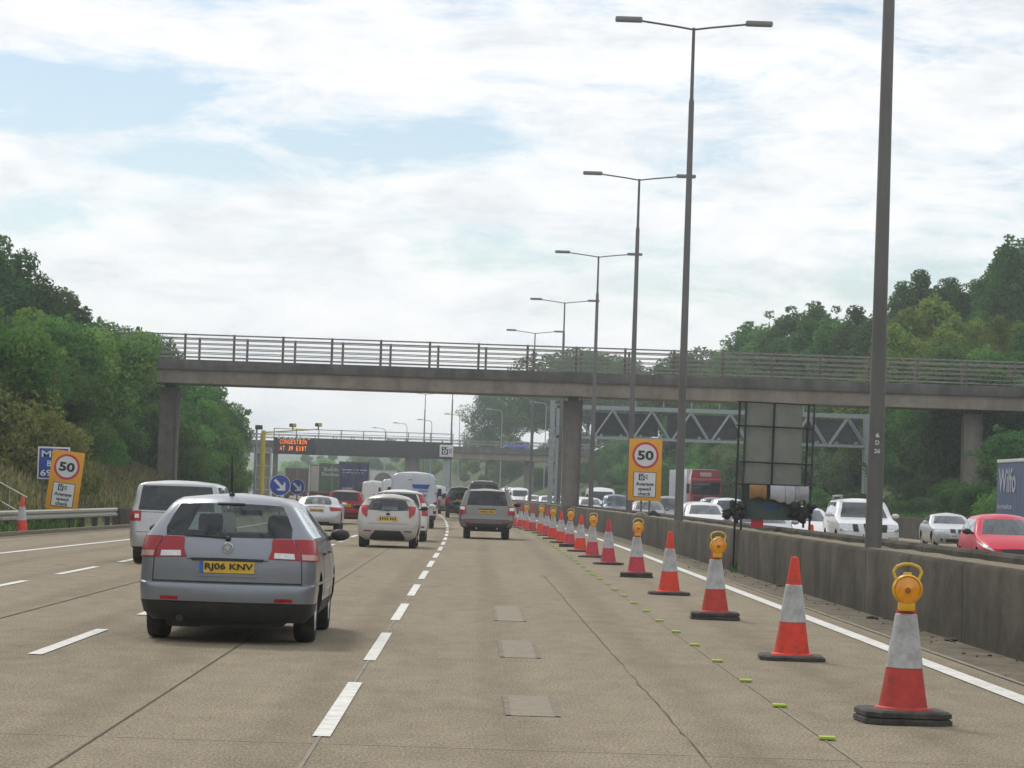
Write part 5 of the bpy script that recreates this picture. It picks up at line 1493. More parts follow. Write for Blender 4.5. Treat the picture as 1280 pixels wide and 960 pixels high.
# single-arm street lamps on the slip road and the far bridge
def street_lamp(H, label, group):
    root = empty('street_lamp', (0, 0, 0), 0, label, 'lamp post', group)
    MB().lathe([(.11, 0), (.08, H * .5), (.055, H - .5)], 10).path([(0, 0, H - .5), (-.12, 0, H - .15), (-.4, 0, H)], .055).build('pole', M['galv'], root, 40)
    MB().path([(-.4, 0, H), (-1.7, 0, H + .1)], .04).build('arm', M['galv'], root, 50)
    MB().bbox(-2.4, -1.6, -.16, .16, H + .04, H + .2, .05).build('lantern', M['galv'], root, 40)
    return root
sp_ = None
for px, top, Y, lab in ((683, 504, 440, 'far single-arm street lamp left of the gantry leg, under the near bridge'), (628, 513, 455, 'far single-arm street lamp beside the airy trees, left of the blue car'), (575, 519, 470, 'far single-arm street lamp at the left edge of the airy trees'),
                        (540, 526, 500, 'small street lamp above the far bridge, right of the far twin-arm column'), (509, 530, 520, 'small street lamp above the far bridge between two smaller ones'), (482, 536, 560, 'smallest street lamp above the far bridge, leftmost of its row')):
    X, zt = at(px, top, Y)
    zb = max(0, ground_z(X - shift(Y), Y))
    if sp_ is None: sp_ = o = street_lamp(12.0, lab, None)
    else: o = copy_tree(sp_)
    o.location = (X, Y, zb); k = (zt - zb) / 12.0; o.scale = (1.0, 1.0, k)
    tag(o, lab, None, 'single-arm street lamps near the far bridge')

# ================================================================== signs
def speed_sign(X, Y, z0, z1, w, tilt, label, post_z, post_dx):
    H = z1 - z0
    root = empty('speed_sign', (X, Y, z0), 0, label, 'road sign')
    root.rotation_euler = (0, tilt, 0)
    MB().bbox(-w / 2, w / 2, 0, .03, 0, H, .02).build('sign_plate', M['orange_sign'], root, 30)
    r = w * .40; zc = H * .735
    m = MB().lathe([(.001, -.008), (r, -.008), (r, 0)], 40, (0, 0, zc), 'y'); m.build('red_ring', M['sign_red'], root)
    m = MB().lathe([(.001, -.014), (r * .82, -.014), (r * .82, -.008)], 40, (0, 0, zc), 'y'); m.build('white_disc', M['sign_white'], root)
    t = MB(); put_text(t, '50', -r * .60, r * .62, zc - r * .36, zc + r * .36, -.019, bold=.035); t.build('numerals', M['ink'], root)
    a, b = H * .06, H * .465
    f = MB().bbox(-w * .345, w * .345, -.008, 0, a, b, .003); f = f.build('panel_border', M['ink'], root)
    MB().bbox(-w * .325, w * .325, -.014, -.008, a + .02, b - .02, .002).build('white_panel', M['sign_white'], f)
    m = MB(); camera_icon(m, -w * .07, a + (b - a) * .80, (b - a) * .27, -.020); m.build('camera_symbol', [M['ink'], M['sign_white']], f)
    t = MB()
    put_text(t, 'Average', -w * .27, w * .27, a + (b - a) * .41, a + (b - a) * .60, -.02, bold=.02)
    put_text(t, 'speed', -w * .19, w * .19, a + (b - a) * .225, a + (b - a) * .395, -.02, bold=.02)
    put_text(t, 'check', -w * .19, w * .19, a + (b - a) * .06, a + (b - a) * .21, -.02, bold=.02)
    t.build('lettering', M['ink'], f)
    for dx in post_dx: MB().tube((dx, .07, H * .9), (dx, .07, post_z - z0), .035, n=8).build('post', M['galv_dark'], root, 50)
    return root
xa, za = at(786.5, 548, 110); xb, zb = at(825.5, 626, 110)
speed_sign((xa + xb) / 2 + .01, 110, zb - .02, za, xb - xa, 0.0, 'upright orange 50 average speed check sign in the central reserve before the gantry', .8, (-.1, .2))
xa, za = at(77, 638, 97)
speed_sign(xa - .03, 97, za, za + 1.9, 1.03, R(6.0), 'leaning orange 50 average speed check sign on the left verge', .1, (-.35, .35))
root = empty('marker_sign', (0, 99.5, 0), 0, 'blue location marker sign half hidden by the leaning 50 sign', 'road sign')
xa, za = at(47.5, 558, 99.5); xb, zb = at(86, 600, 99.5)
MB().bbox(xa, xb, .02, .05, zb, za, .01).build('sign_border', M['sign_white'], root, 30)
MB().bbox(xa + .05, xb - .05, .012, .02, zb + .05, za - .05, .003).build('sign_plate', M['sign_blue'], root, 30)
t = MB(); H = za - zb
put_text(t, 'M25', xa + .13, xb - .15, zb + H * .68, zb + H * .88, 0.0, bold=.02)
put_text(t, 'B', xa + .32, xa + .46, zb + H * .40, zb + H * .58, 0.0, bold=.02)
put_text(t, '69', xa + .11, xa + .48, zb + H * .10, zb + H * .30, 0.0, bold=.02)
t.build('lettering', M['sign_white'], root)
for x in (xa + .2, xb - .2): MB().tube((x, .08, za - .1), (x, .08, .2), .035).build('post', M['galv_dark'], root)
def arrow_sign(px, py, dpx, Y, label):
    X, Z = at(px, py, Y); r = dpx / 2 * Y / FPX
    root = empty('arrow_sign', (X, Y, 0), 0, label, 'road sign', 'round blue arrow signs beyond the silver estate')
    MB().lathe([(.001, 0), (r, 0), (r, .03), (.001, .03)], 40, (0, 0, Z), 'y').build('white_rim', M['sign_white'], root)
    MB().lathe([(.001, -.005), (r * .95, -.005), (r * .95, 0)], 40, (0, 0, Z), 'y').build('blue_disc', M['sign_blue'], root)
    c = math.cos(R(45)); 
    def rot(q): return (q[0] * c + q[1] * c, Z - q[0] * c + q[1] * c)
    pts = [(-.72 * r, .13 * r), (.18 * r, .13 * r), (.18 * r, .30 * r), (.02 * r, .50 * r), (.22 * r, .50 * r), (.72 * r, 0), (.22 * r, -.50 * r), (.02 * r, -.50 * r), (.18 * r, -.30 * r), (.18 * r, -.13 * r), (-.72 * r, -.13 * r)]
    MB().prism([rot(q) for q in pts], -.01, -.005).build('arrow', M['sign_white'], root)
    MB().tube((0, .06, Z + r * .5), (0, .06, 0), .04).box(-.3, .3, -.2, .3, 0, .12).build('stand', M['galv_dark'], root)
arrow_sign(350, 606.5, 26.5, 150, 'larger round blue sign with a white arrow pointing down right')
arrow_sign(371.5, 608.8, 19.5, 178, 'smaller round blue sign with a white arrow, right behind the larger one')
# speed camera mast
root = empty('speed_camera_mast', (0, 230, 0), 0, 'yellow mast with a long arm carrying two speed cameras over the left lanes', 'camera mast')
xm, zt = at(329.5, 538, 230); xe, _ = at(398, 536, 230); xc, zc = at(366, 536, 230)
MB().tube((xm, 0, ground_z(xm - shift(230), 230)), (xm, 0, zt), .19, .17, 12).build('mast', M['yellow_post'], root, 40)
MB().tube((xm, 0, zt - .15), (xe, 0, zt + .22), .06, .045).build('arm', M['yellow_post'], root, 40)
for x, z in ((xc, zt + .12), (xe, zt + .22)):
    a = MB().bbox(x - .2, x + .25, -.5, .3, z + .2, z + .48, .05).build('camera_housing', M['yellow_post'], root, 30)
    MB().tube((x, 0, z), (x, 0, z + .22), .05).bbox(x - .24, x + .0, -.55, -.45, z + .2, z + .45, .02).build('camera_mount', M['panel_dark'], a)
xm, zt = at(321, 536, 240)
root = empty('surveillance_camera', (xm, 240, 0), 0, 'grey pole with a small dark camera on top, left of the yellow mast', 'camera mast')
MB().tube((0, 0, 0), (0, 0, zt), .10, .08).build('pole', M['galv'], root, 40)
MB().bbox(-.12, .45, -.3, .3, zt - .05, zt + .3, .06).build('camera_head', M['panel_dark'], root, 40)
# roadworks sign far ahead
xa, za = at(490, 590, 300); xb, zb = at(500.5, 599.5, 300)
root = empty('far_sign', (0, 300, 0), 0, 'tiny square orange sign with a red ring, far ahead left of the white van', 'road sign')
MB().bbox(xa, xb, 0, .04, zb, za, .01).build('sign_plate', pm('faded_orange', (.5, .16, .06), .6), root)
MB().lathe([(.26, -.01), (.36, -.01)], 24, ((xa + xb) / 2, 0, (za + zb) / 2), 'y').build('red_ring', M['sign_red'], root)
MB().lathe([(.001, -.01), (.25, -.01)], 24, ((xa + xb) / 2, 0, (za + zb) / 2), 'y').build('disc', pm('pale_pink', (.45, .3, .28), .6), root)
MB().tube(((xa + xb) / 2, .08, za), ((xa + xb) / 2, .08, 0), .05).build('post', M['galv_dark'], root)

# ================================================================== back of the large temporary sign at the wall
YS = 67.2
def bx(px, py=600): return at(px, py, YS)[0]
def bz(py, px=967): return at(px, py, YS)[1]
root = empty('temporary_sign', (0, YS, 0), 0, 'back of a large grey temporary sign on a black pole frame over the central wall', 'road sign')
xl_, xr_ = bx(931, 560), bx(1003, 560)
M['sign_back_grey'] = pm('sign_back_grey', (0.19, 0.20, 0.18), 0.6, .3, var=.18, scale=2)
M['sign_back_green'] = pm('sign_back_green', (0.045, 0.07, 0.062), 0.7, var=.25, scale=2)
M['pole_black'] = pm('pole_black', (0.014, 0.015, 0.017), 0.6, var=.3)
M['pole_steel'] = pm('pole_steel', (0.05, 0.055, 0.065), 0.5, .4, var=.3)
MB().bbox(xl_, xr_, .12, .14, bz(607), bz(503), .004).build('sign_panel', M['sign_back_grey'], root)
lowp = MB().bbox(bx(928, 630), bx(1000, 630), .10, .13, bz(650), bz(605), .004).build('lower_panel', M['sign_back_green'], root)
m = MB(); em = pm('faded_emblem', (.02, .06, .15), .7, var=.3, scale=12)
z = bz(634); x = bx(964, 634)
m.prism([(x - .20, z - .06), (x + .20, z - .06), (x + .17, z + .02), (x + .08, z + .09), (x - .02, z + .05), (x - .12, z + .09)], .088, .098)
m.build('faded_emblem', em, lowp)

pl_, pr_ = bx(922, 600), bx(1013, 580)
for xx, mat, zb in ((bx(918, 650), 'pole_black', 0), (bx(926, 650), 'pole_steel', 0), (bx(1013, 600), 'pole_steel', 0.0), (bx(1006, 600), 'pole_black', 1.04)):
    lean = .05
    MB().tube((xx, .06, zb), (xx + lean, .06, bz(503)), .025, n=8).build('pole', M[mat], root, 50)
MB().tube((bx(967, 530), .06, bz(607)), (bx(968, 530), .06, bz(503)), .022, n=8).build('pole', M['pole_black'], root, 50)
for py in (504, 534, 579, 607):
    MB().tube((pl_ - .06, .03, bz(py - 1)), (pr_ + .06, .03, bz(py + 1) + .01), .017, n=8).build('crossbar', M['pole_black'], root, 50)
def cloth(name, px0, px1, py0, py1, mat, seed, label, grp):
    rr = random.Random(seed); m = MB(); nx, nz = 10, 8
    x0, x1, z1, z0 = bx(px0, py0), bx(px1, py0), bz(py0), bz(py1)
    for j in range(nz + 1):
        for i in range(nx + 1):
            a, b = i / nx, j / nz
            m.v.append((x0 + (x1 - x0) * a, YS - .03 - .05 * b * (1 - b) * 4 + .018 * math.sin(a * 9 + seed) * b + rr.uniform(-.004, .004), z1 + .02 + (z0 - z1) * b * (1 + .10 * math.sin(a * 5 + seed * 2))))
    for j in range(nz):
        for i in range(nx): a = j * (nx + 1) + i; m.f.append((a, a + 1, a + nx + 2, a + nx + 1)); m.m.append(0)
    n0 = len(m.v)
    for v in list(m.v): m.v.append((v[0], v[1] + .07, v[2]))
    for j in range(nz):
        for i in range(nx): a = n0 + j * (nx + 1) + i; m.f.append((a, a + nx + 1, a + nx + 2, a + 1)); m.m.append(0)
    ring = [i for i in range(nx + 1)] + [j * (nx + 1) + nx for j in range(1, nz + 1)] + [nz * (nx + 1) + i for i in range(nx - 1, -1, -1)] + [j * (nx + 1) for j in range(nz - 1, 0, -1)]
    for q in range(len(ring)):
        a, b = ring[q], ring[(q + 1) % len(ring)]; m.f.append((a, n0 + a, n0 + b, b)); m.m.append(0)
    tag(m.build(name, mat, None, 60), label, 'sandbag', grp)
GS = 'bags hung on the temporary sign frame'
cloth('hanging_bag', 937, 958, 608, 625, pm('tan_cloth', (.30, .16, .07), .9, var=.2, scale=6), 1, 'tan bag hanging over the sign crossbar, left of the white ones', GS)
cloth('hanging_bag', 963, 981, 608, 627, pm('white_cloth', (.40, .40, .43), .9, var=.15, scale=6), 2, 'plain white bag hanging next to the tan one on the sign frame', GS)
cloth('hanging_bag', 981.5, 994, 608, 629, pm('white_cloth', (.37, .37, .40), .9, var=.2, scale=8), 3, 'middle white bag hanging between the plain and the stained one', GS)
cloth('hanging_bag', 994.5, 1011, 608, 627, pm('stained_cloth', (.36, .36, .38), .9, var=.2, scale=4, dirt=((.03, .028, .025), 5, 1.0)), 4, 'stained white bag hanging at the right end of the sign frame', GS)
def sandbag(px, py, s, label, mat, dz=0):
    rr = random.Random(int(px)); m = MB()
    x, z = bx(px, py), bz(py, px)
    for i in range(11): m.sphere((x + rr.uniform(-.2, .2) * s, YS - .02 + rr.uniform(-.06, .06), z + rr.uniform(-.16, .14) * s), rr.uniform(.06, .13) * s, .09 * s, rr.uniform(.06, .13) * s, 8)
    for i in range(4): m.tube((x + rr.uniform(-.1, .1), YS - .06, z + .05), (x + rr.choice((-1, 1)) * rr.uniform(.2, .34) * s, YS - .07, z + rr.uniform(-.1, .16)), .05, .015, 6)
    m.v = [(a + .02 * math.sin(c * 41 + a * 23), b, c + .02 * math.sin(a * 37)) for a, b, c in m.v]
    tag(m.build('sandbag', mat, None, 60), label, 'sandbag', 'dark sandbags tied to the sign poles')
M['bag'] = pm('black_bag', (.016, .017, .015), .75, var=.5, scale=12)
sandbag(918, 639, .95, 'dark sandbag tied to the left poles of the temporary sign', M['bag'])
sandbag(1004, 641, 1.05, 'dark sandbag tied to the right pole of the temporary sign', M['bag'])
MB_ = MB().bbox(bx(939.5, 653), bx(955, 653), .16, .19, bz(660), bz(650), .004)
o = MB_.build('red_board', M['sign_red'], None); o.location = (0, YS, 0)
tag(o, 'small red board at the foot of the temporary sign above the wall', 'board')
# grey sack and black sack on the wall by the median 50 sign
for px0, px1, py0, py1, mat, lab in ((792, 811, 640, 651, pm('grey_sack', (.17, .16, .14), .9, var=.3, scale=6), 'beige grey sack lying on the central reserve below the 50 sign'), (811, 822, 638, 650, M['bag'], 'black sack beside the beige one below the 50 sign')):
    xa, za = at(px0, py0, 109); xb, zb = at(px1, py1, 109); m = MB()
    m.sphere(((xa + xb) / 2, 0, (za + zb) / 2), (xb - xa) / 2, .22, (za - zb) / 2 + .02, 14)
    m.sphere(((xa + xb) / 2 + .1, .05, (za + zb) / 2 - .03), (xb - xa) / 2.4, .22, (za - zb) / 2.2, 14)
    o = m.build('sack', mat, None, 60); o.location = (0, 109, 0); tag(o, lab, 'sack')

# ================================================================== left fence, parapet, handrails
root = empty('safety_fence', (0, 0, 0), 0, 'pale grey corrugated safety fence along the left verge', 'fence')
kx = lambda Y: kerb_left(Y) - .72 - .004 * (Y - 80)
m = MB(); pr = [(0, .34), (.05, .38), (.05, .44), (.0, .48), (0, .50), (.05, .54), (.05, .60), (0, .64), (-.03, .64), (-.03, .34)]
vs = []; n = 26
for i in range(n + 1):
    Y = 52 + 52.5 * i / n
    vs += [(kx(Y) + a, Y, z) for a, z in pr]
k = len(pr)
m.add(vs, [(i * k + j, i * k + (j + 1) % k, (i + 1) * k + (j + 1) % k, (i + 1) * k + j) for i in range(n) for j in range(k)])
M['fence_rail'] = pm('fence_rail', (.36, .35, .32), .6, .3, var=.12, dirt=((.15, .14, .11), 3, .5))
m.build('fence_rail', M['fence_rail'], root, 40)
for i in range(20):
    Y = 54 + 2.6 * i
    MB().box(kx(Y) - .22, kx(Y) - .05, Y - .06, Y + .06, -.3, .56).build('fence_post', pm('fence_post', (.05, .045, .04), .8) if 'fence_post' not in M else M['fence_post'], root)
    if 'fence_post' not in M: M['fence_post'] = root and KIDS[root.name][-1].data.materials[0]
m = MB()
for i in range(25):
    Ya, Yb = 104.5 + i * 4, 104.5 + i * 4 + 3.97
    a, b = shift(Ya) + kerb_left(Ya) - .9, shift(Yb) + kerb_left(Yb) - .9
    m.add([(a, Ya, -.2), (a + .35, Ya, -.2), (a + .25, Ya, .62), (a + .02, Ya, .62), (b, Yb, -.2), (b + .35, Yb, -.2), (b + .25, Yb, .62), (b + .02, Yb, .62)],
          [(0, 1, 2, 3), (7, 6, 5, 4), (0, 4, 5, 1), (1, 5, 6, 2), (2, 6, 7, 3), (3, 7, 4, 0)])
tag(m.build('concrete_barrier', M['barrier'], None), 'low concrete parapet continuing from the end of the left safety fence', 'barrier')
root = empty('handrail', (0, 0, 0), 0, 'thin pale metal handrails of steps running down the left bank', 'handrail')
for a, b in (((0, 603), (34, 622)), ((0, 626), (26, 641))):
    p = at(a[0] - 14, a[1] - 8, 93); q = at(b[0], b[1], 90)
    m = MB().tube((p[0], 93, p[1]), (q[0], 90, q[1]), .018)
    for t in (.55,):
        x, y, z = p[0] + (q[0] - p[0]) * t, 93 - 3 * t, p[1] + (q[1] - p[1]) * t
        m.tube((x, y, z), (x, y, ground_z(x - shift(y), y) - .2), .015)
    m.build('rail', M['fence_rail'], root, 50)

# ================================================================== cones, lamps, studs
def cone_mat(name, col):
    return pm(name, col, .6, var=.16, scale=5, dirt=((.09, .04, .03), 6, .8))
CM = [cone_mat('cone_orange', (.74, .050, .022)), cone_mat('cone_worn_red', (.52, .042, .030)), cone_mat('cone_faded_pink', (.55, .045, .075))]
SL = pm('cone_sleeve', (.46, .46, .47), .5, var=.14, scale=5, dirt=((.17, .155, .14), 7, .75), stretch=(1, 1, .4))
def octa(w, b): return [(-w + b, -w), (w - b, -w), (w, -w + b), (w, w - b), (w - b, w), (-w + b, w), (-w, w - b), (-w, -w + b)]
def slab(mb, w, b, z0, z1):
    o = octa(w, b); n = 8; i_ = octa(w - .02, b)
    vs = [(x, y, z0) for x, y in o] + [(x, y, z1 - .015) for x, y in o] + [(x, y, z1) for x, y in i_]
    fs = [tuple(range(7, -1, -1)), tuple(range(16, 24))]
    for q in (0, 8): fs += [(q + i, q + (i + 1) % 8, q + 8 + (i + 1) % 8, q + 8 + i) for i in range(8)]
    mb.add(vs, fs)
def cone_kind(mat, double, topped):
    root = empty('traffic_cone')
    m = MB()
    if double: slab(m, .325, .10, 0, .046); slab(m, .32, .10, .050, .098); z = .098
    else: slab(m, .33, .10, 0, .05); z = .05
    m.build('base', M['cone_base'], root)
    R0, R1, H = .185, .04, 1.04
    r = lambda h: R0 + (R1 - R0) * ((h - z) / (H - z)) ** .92
    zt = .90 if topped else H
    pr_ = [(R0 + .03, z), (R0 + .025, z + .012), (r(z + .02), z + .02)]
    pr_ += [(r(q), q) for q in np.linspace(z + .05, zt - .02, 10)] + [(r(zt) * .92, zt), (.001, zt + .005)]
    m = MB().lathe(pr_, 32); m.build('cone_body', mat, root, 40, True)
    a, b = (.40, .80) if topped else (.38, .76)
    m = MB().lathe([(r(a), a), (r(a) + .006, a + .004)] + [(r(q) + .006, q) for q in np.linspace(a + .02, b - .01, 6)] + [(r(b) + .006, b - .004), (r(b), b)], 32)
    m.build('white_sleeve', SL, root, 40, True)
    return root
def lamp_kind():
    root = empty('warning_lamp', (0, 0, 0), 0, None, 'warning lamp')
    m = MB().lathe([(.001, .035), (.10, .03), (.112, .0), (.112, -.03), (.100, -.045), (.094, -.03)], 32, (0, -.07, .0), 'y')
    m.bbox(-.06, .06, -.11, -.02, -.16, -.09, .015)
    m.build('lamp_housing', pm('lamp_yellow', (.70, .38, .012), .45, var=.1, scale=8), root, 40, True)
    prof = [(.001, -.055)]
    for i in range(1, 8): prof.append((.013 * i, -.055 + .0012 * (i % 2) + .0025 * i))
    m = MB().lathe(prof + [(.095, -.03)], 32, (0, -.07, 0), 'y'); m.build('amber_lens', M['amber_lens'], root, 30, True)
    MB().lathe([(.001, -.062), (.02, -.06), (.022, -.05)], 16, (0, -.07, -.005), 'y').build('bulb', pm('bulb_brown', (.30, .09, .01), .3), root, 30)
    m = MB(); pts = [(-.085, -.07, .075), (-.105, -.07, .125), (-.085, -.07, .165), (-.03, -.07, .187), (.03, -.07, .187), (.085, -.07, .165), (.105, -.07, .125), (.085, -.07, .075)]
    m.path(pts, .011, 8).bbox(-.03, .03, -.09, -.05, .10, .125, .006)
    m.build('carry_handle', pm('handle_yellow', (.66, .42, .03), .4), root, 50)
    return root
CK = {}
lampP = None
cones = [(3.20, 22.5), (3.25, 30.9), (3.24, 40.7), (3.24, 50.4), (3.24, 60.7), (3.13, 71.1), (3.05, 78.8), (2.98, 86.0), (2.91, 93.3), (2.82, 100.3), (2.76, 108.5), (2.72, 116.2), (2.64, 122.7), (2.43, 129.6), (2.24, 134.6), (2.08, 140.0), (1.85, 147), (1.6, 154)]
ordn = ['nearest', 'second', 'third', 'fourth', 'fifth', 'sixth', 'seventh', 'eighth', 'ninth', 'tenth', 'eleventh', 'twelfth', 'thirteenth', 'fourteenth', 'fifteenth', 'sixteenth', 'seventeenth', 'eighteenth']
look = [1, 0, 1, 0, 2, 2, 2, 0, 2, 0, 0, 2, 0, 1, 0, 2, 0, 1]
for i, (X, Y) in enumerate(cones):
    lamp = i % 2 == 0; dbl = i in (0, 2, 4, 8)
    key = (look[i], dbl, lamp)
    if key not in CK: CK[key] = o = cone_kind(CM[look[i]], dbl, lamp)
    else: o = copy_tree(CK[key])
    o.location = (X, Y, 0.004); o.rotation_euler = (R(rt.uniform(-1, 1)) if i else 0, R(rt.uniform(-1.1, 1.1)) if i else R(.5), R(rt.uniform(-14, 14)) if i else R(4))
    tint = ('bright orange', 'dirty red', 'faded pinkish red')[look[i]]
    if i == 0: lab = 'nearest and largest red and white cone, on two stacked black slabs'
    else: lab = tint + ' cone ' + ('under an amber lamp' if lamp else 'with bare tip') + ', ' + ordn[i] + ' from the near end of the row'
    tag(o, lab, 'traffic cone', 'cones along the right lane')
    if lamp:
        if lampP is None: lampP = l_ = lamp_kind()
        else: l_ = copy_tree(lampP)
        l_.location = (X, Y, .985 if dbl else .96); l_.rotation_euler = (0, 0, R(rt.uniform(-8, 8)))
        tag(l_, 'round amber lamp with yellow handle on the ' + ordn[i] + ' cone of the row', 'warning lamp', 'amber lamps on the cones')
o = copy_tree(CK[(0, False, False)]); o.location = (-13.05 + .4, 85.0, .004)
tag(o, 'lone orange and white cone at the left edge before the safety fence', 'traffic cone')
o = copy_tree(CK[(0, False, False)]); o.location = (gx(1013, 78), 78, .004)
tag(o, 'lone cone on the oncoming side behind the wall, by the right sign pole', 'traffic cone')
stP = None
for i in range(40):
    Y = 20.6 + 3.13 * i - (3.13 if i < 0 else 0)
    if stP is None:
        stP = o = MB().bbox(-.055, .055, -.05, .05, 0, .022, .009).build('road_stud', pm('stud_lime', (.33, .45, .045), .6, var=.1), None, 50)
    else: o = stP.copy(); COL.objects.link(o)
    o.location = (2.425 + shift(Y) + rt.uniform(-.012, .012), Y, .006); o.rotation_euler = (0, 0, rt.uniform(-.12, .12))
    tag(o, 'nearest lime green stud on the road, at the bottom of the row' if i == 0 else 'lime green stud stuck on the road joint beside the cones, beyond the nearest one', 'road stud', 'lime road studs beside the cones' if i else None)
# ================================================================== traffic
def put(kind, name, label, X, Y, cat='car', group=None, yaw=0.0, z=0.0):
    o = vehicle(kind, name, label, X, Y, -slope(Y) + yaw, cat, group)
    o.location.z = z
    return o
PROTO = {}
def oncoming(key, kind, L, name, label, px, Y, cat='car', group=None, X=None, yaw=0.0):
    X = gx(px, Y) if X is None else X
    rz = PI - slope(Y) + yaw
    if key in PROTO: o = copy_tree(PROTO[key])
    else:
        o = empty(name); kind(o); PROTO[key] = o
    d = Vector((math.sin(slope(Y)), math.cos(slope(Y)), 0))
    o.location = Vector((X, Y, 0)) + d * L
    o.rotation_euler = (0, 0, rz)
    tag(o, label, cat, group)
    return o

put(estate, 'estate_car', 'grey-blue estate car close ahead with plate RJ06 KNV', -2.46, 30.3)
put(mpv_van, 'people_carrier', 'silver boxy people carrier with square red lamps, left of the grey-blue estate', -5.74, 58.3)
put(white_hatch, 'hatchback', 'white hatchback with arched rear window in the lane right of the message sign', -2.37, 82.2)
put(tall_lamp_mpv, 'tall_hatchback', 'white tall car with upright red lamps, half hidden by the white hatchback', -2.36, 93.5)
put(roadster, 'roadster', 'silver low two-seater with sloping boot beside the estate mirror', -5.72, 109.3)
put(hatch_rear(M['paint_darkred'], M['paint_palegold']), 'hatchback', 'dark red hatchback with pale roof spoiler behind the silver two-seater', gx(431, 133), 132.3)
put(panel_van(M['paint_vanwhite'], True), 'panel_van', 'large white panel van with a blue logo on its rear doors', -2.62, 126.3, 'van')
put(suv, 'off_road_car', 'grey off-road car with roof rails ahead in the coned lane', .38, 102.9)
put(hatch_rear(M['paint_black']), 'off_road_car', 'black car with a yellow plate just left of the grey off-road car', gx(575, 180), 180).scale = (1.08, 1.1, 1.25)
put(panel_van(M['paint_black'], False, 2.35), 'panel_van', 'dark van roof showing above the grey off-road car', gx(604, 196), 197, 'van')
put(hatch_rear(M['paint_grey']), 'hatchback', 'grey car on the lane line between white van and black car', gx(562, 206), 206)
put(hatch_rear(M['paint_navy']), 'hatchback', 'dark car far ahead right beside the white panel van', gx(551, 236), 236)
put(panel_van(M['paint_white'], False, 2.1), 'panel_van', 'small white van far ahead above the dark car', gx(545, 300), 300, 'van')
put(hatch_rear(M['paint_silver']), 'hatchback', 'silver car far ahead behind the small white van', gx(538, 345), 345)
# lorries in the left lanes
tx = pm('lorry_text', (.42, .46, .56), .6); txg = pm('lorry_text_green', (.36, .40, .33), .6)
blue_rear = pm('lorry_blue', (.026, .034, .095), .5, var=.4, scale=1.6, dirt=((.12, .13, .2), 1.3, .7))
put(lorry(M['galv_dark'], blue_rear, pm('lorry_grey_side', (.20, .195, .19), .6), 3.72, [('', -1.0, 1.0, 3.0, 3.12, tx), ('', -.9, .8, 2.78, 2.88, tx), ('', -.9, -.2, 1.45, 1.6, tx)], 8.0, pal=M['paint_navy']),
    'box_lorry', 'blue box lorry with pale lettering on its rear doors', gx(441, 252), 252, 'lorry')
put(lorry(M['galv_dark'], pm('lorry_green', (.045, .085, .05), .55, var=.25, scale=1), pm('lorry_cream', (.36, .33, .28), .6), 3.75, [('Eddie', -.75, .85, 3.05, 3.38, txg), ('Stobart', -1.0, 1.0, 2.6, 2.95, txg)], 8.0, pal=M['paint_darkred']),
    'box_lorry', 'green box lorry with white lettering partly hidden by the blue one', gx(414, 283), 283, 'lorry')
put(lorry(M['galv_dark'], pm('lorry_cream_door', (.30, .275, .235), .6), pm('lorry_cream', (.33, .30, .26), .6), 3.75, (), 8.0), 'box_lorry', 'cream box lorry just left of the green one', gx(402, 305), 305, 'lorry')
put(lorry(M['galv_dark'], pm('lorry_brown', (.085, .05, .045), .6, var=.3), pm('lorry_tan', (.28, .2, .16), .6), 3.5, (), 7.0), 'box_lorry', 'brown box lorry with a pale top edge behind the arrow signs', gx(370, 330), 330, 'lorry')
put(lorry(M['galv'], pm('lorry_white', (.5, .5, .5), .5), M['paint_white'], 3.3, (), 5.0, extra=lambda r_, H: MB().lathe([(.001, -.03), (.85, -.03), (.85, .0)], 24, (0, 0, 2.2), 'y').build('grey_disc', pm('disc_grey', (.16, .16, .17), .6), r_)),
    'box_lorry', 'white lorry with a grey round patch, far ahead right of the blue lorry', gx(478, 275), 275, 'lorry')
put(panel_van(M['paint_white'], False, 2.35), 'panel_van', 'white van far ahead just left of the large white panel van', gx(492, 222), 222, 'van')
put(panel_van(M['paint_white'], False, 2.2), 'panel_van', 'white van far ahead beside the right edge of the blue lorry', gx(467, 236), 236, 'van')

# oncoming traffic
oncoming('navara', pickup_suv, 4.74, 'off_road_car', 'large white off-road car with roof rails coming towards us behind the near lamp column', 1087, 91)
oncoming('conv', convertible, 4.35, 'convertible_car', 'silver low car with twin dark grilles on the far right lane', 1196, 116.5)
oncoming('redf', hatch_front(M['paint_brightred']), 4.04, 'hatchback', 'bright red hatchback at the right edge, coming towards us', None, 71, X=12.72)
WF = hatch_front(M['paint_white'], False); SF = hatch_front(M['paint_silver'], False); DF = hatch_front(M['paint_grey'], False)
oncoming('w', WF, 4.04, 'hatchback', 'white car with wide windscreen coming towards us right of the second lamp column', 884, 122)
oncoming('tallsilver', hatch_front(M['paint_lightsilver'], False, .22), 4.04, 'people_carrier', 'pale silver people carrier just left of the second lamp column', 838, 163)
oncoming('d', DF, 4.04, 'hatchback', 'grey car coming towards us directly below the median 50 sign', None, 150, X=gx(806, 150) + .25)
oncoming('talldark', hatch_front(M['paint_navy'], False, .25), 4.04, 'people_carrier', 'dark people carrier left of the median 50 sign', 772, 186)
oncoming('vanw', panel_van(M['paint_white'], False, 2.2), 5.1, 'panel_van', 'white van left of the dark people carrier behind the wall', 753, 214, 'van')
oncoming('w', WF, 4.04, 'hatchback', 'white car between the fourth lamp column and the white van', 745, 193, X=gx(743, 193) - .2)
oncoming('w', WF, 4.04, 'hatchback', 'pale car just left of the fourth lamp column', 729, 228)
oncoming('w', WF, 4.04, 'hatchback', 'small white car seen between gantry leg and middle bridge pier', 700, 255)
oncoming('s', SF, 4.04, 'hatchback', 'small silver car just left of the gantry leg', 686, 275)
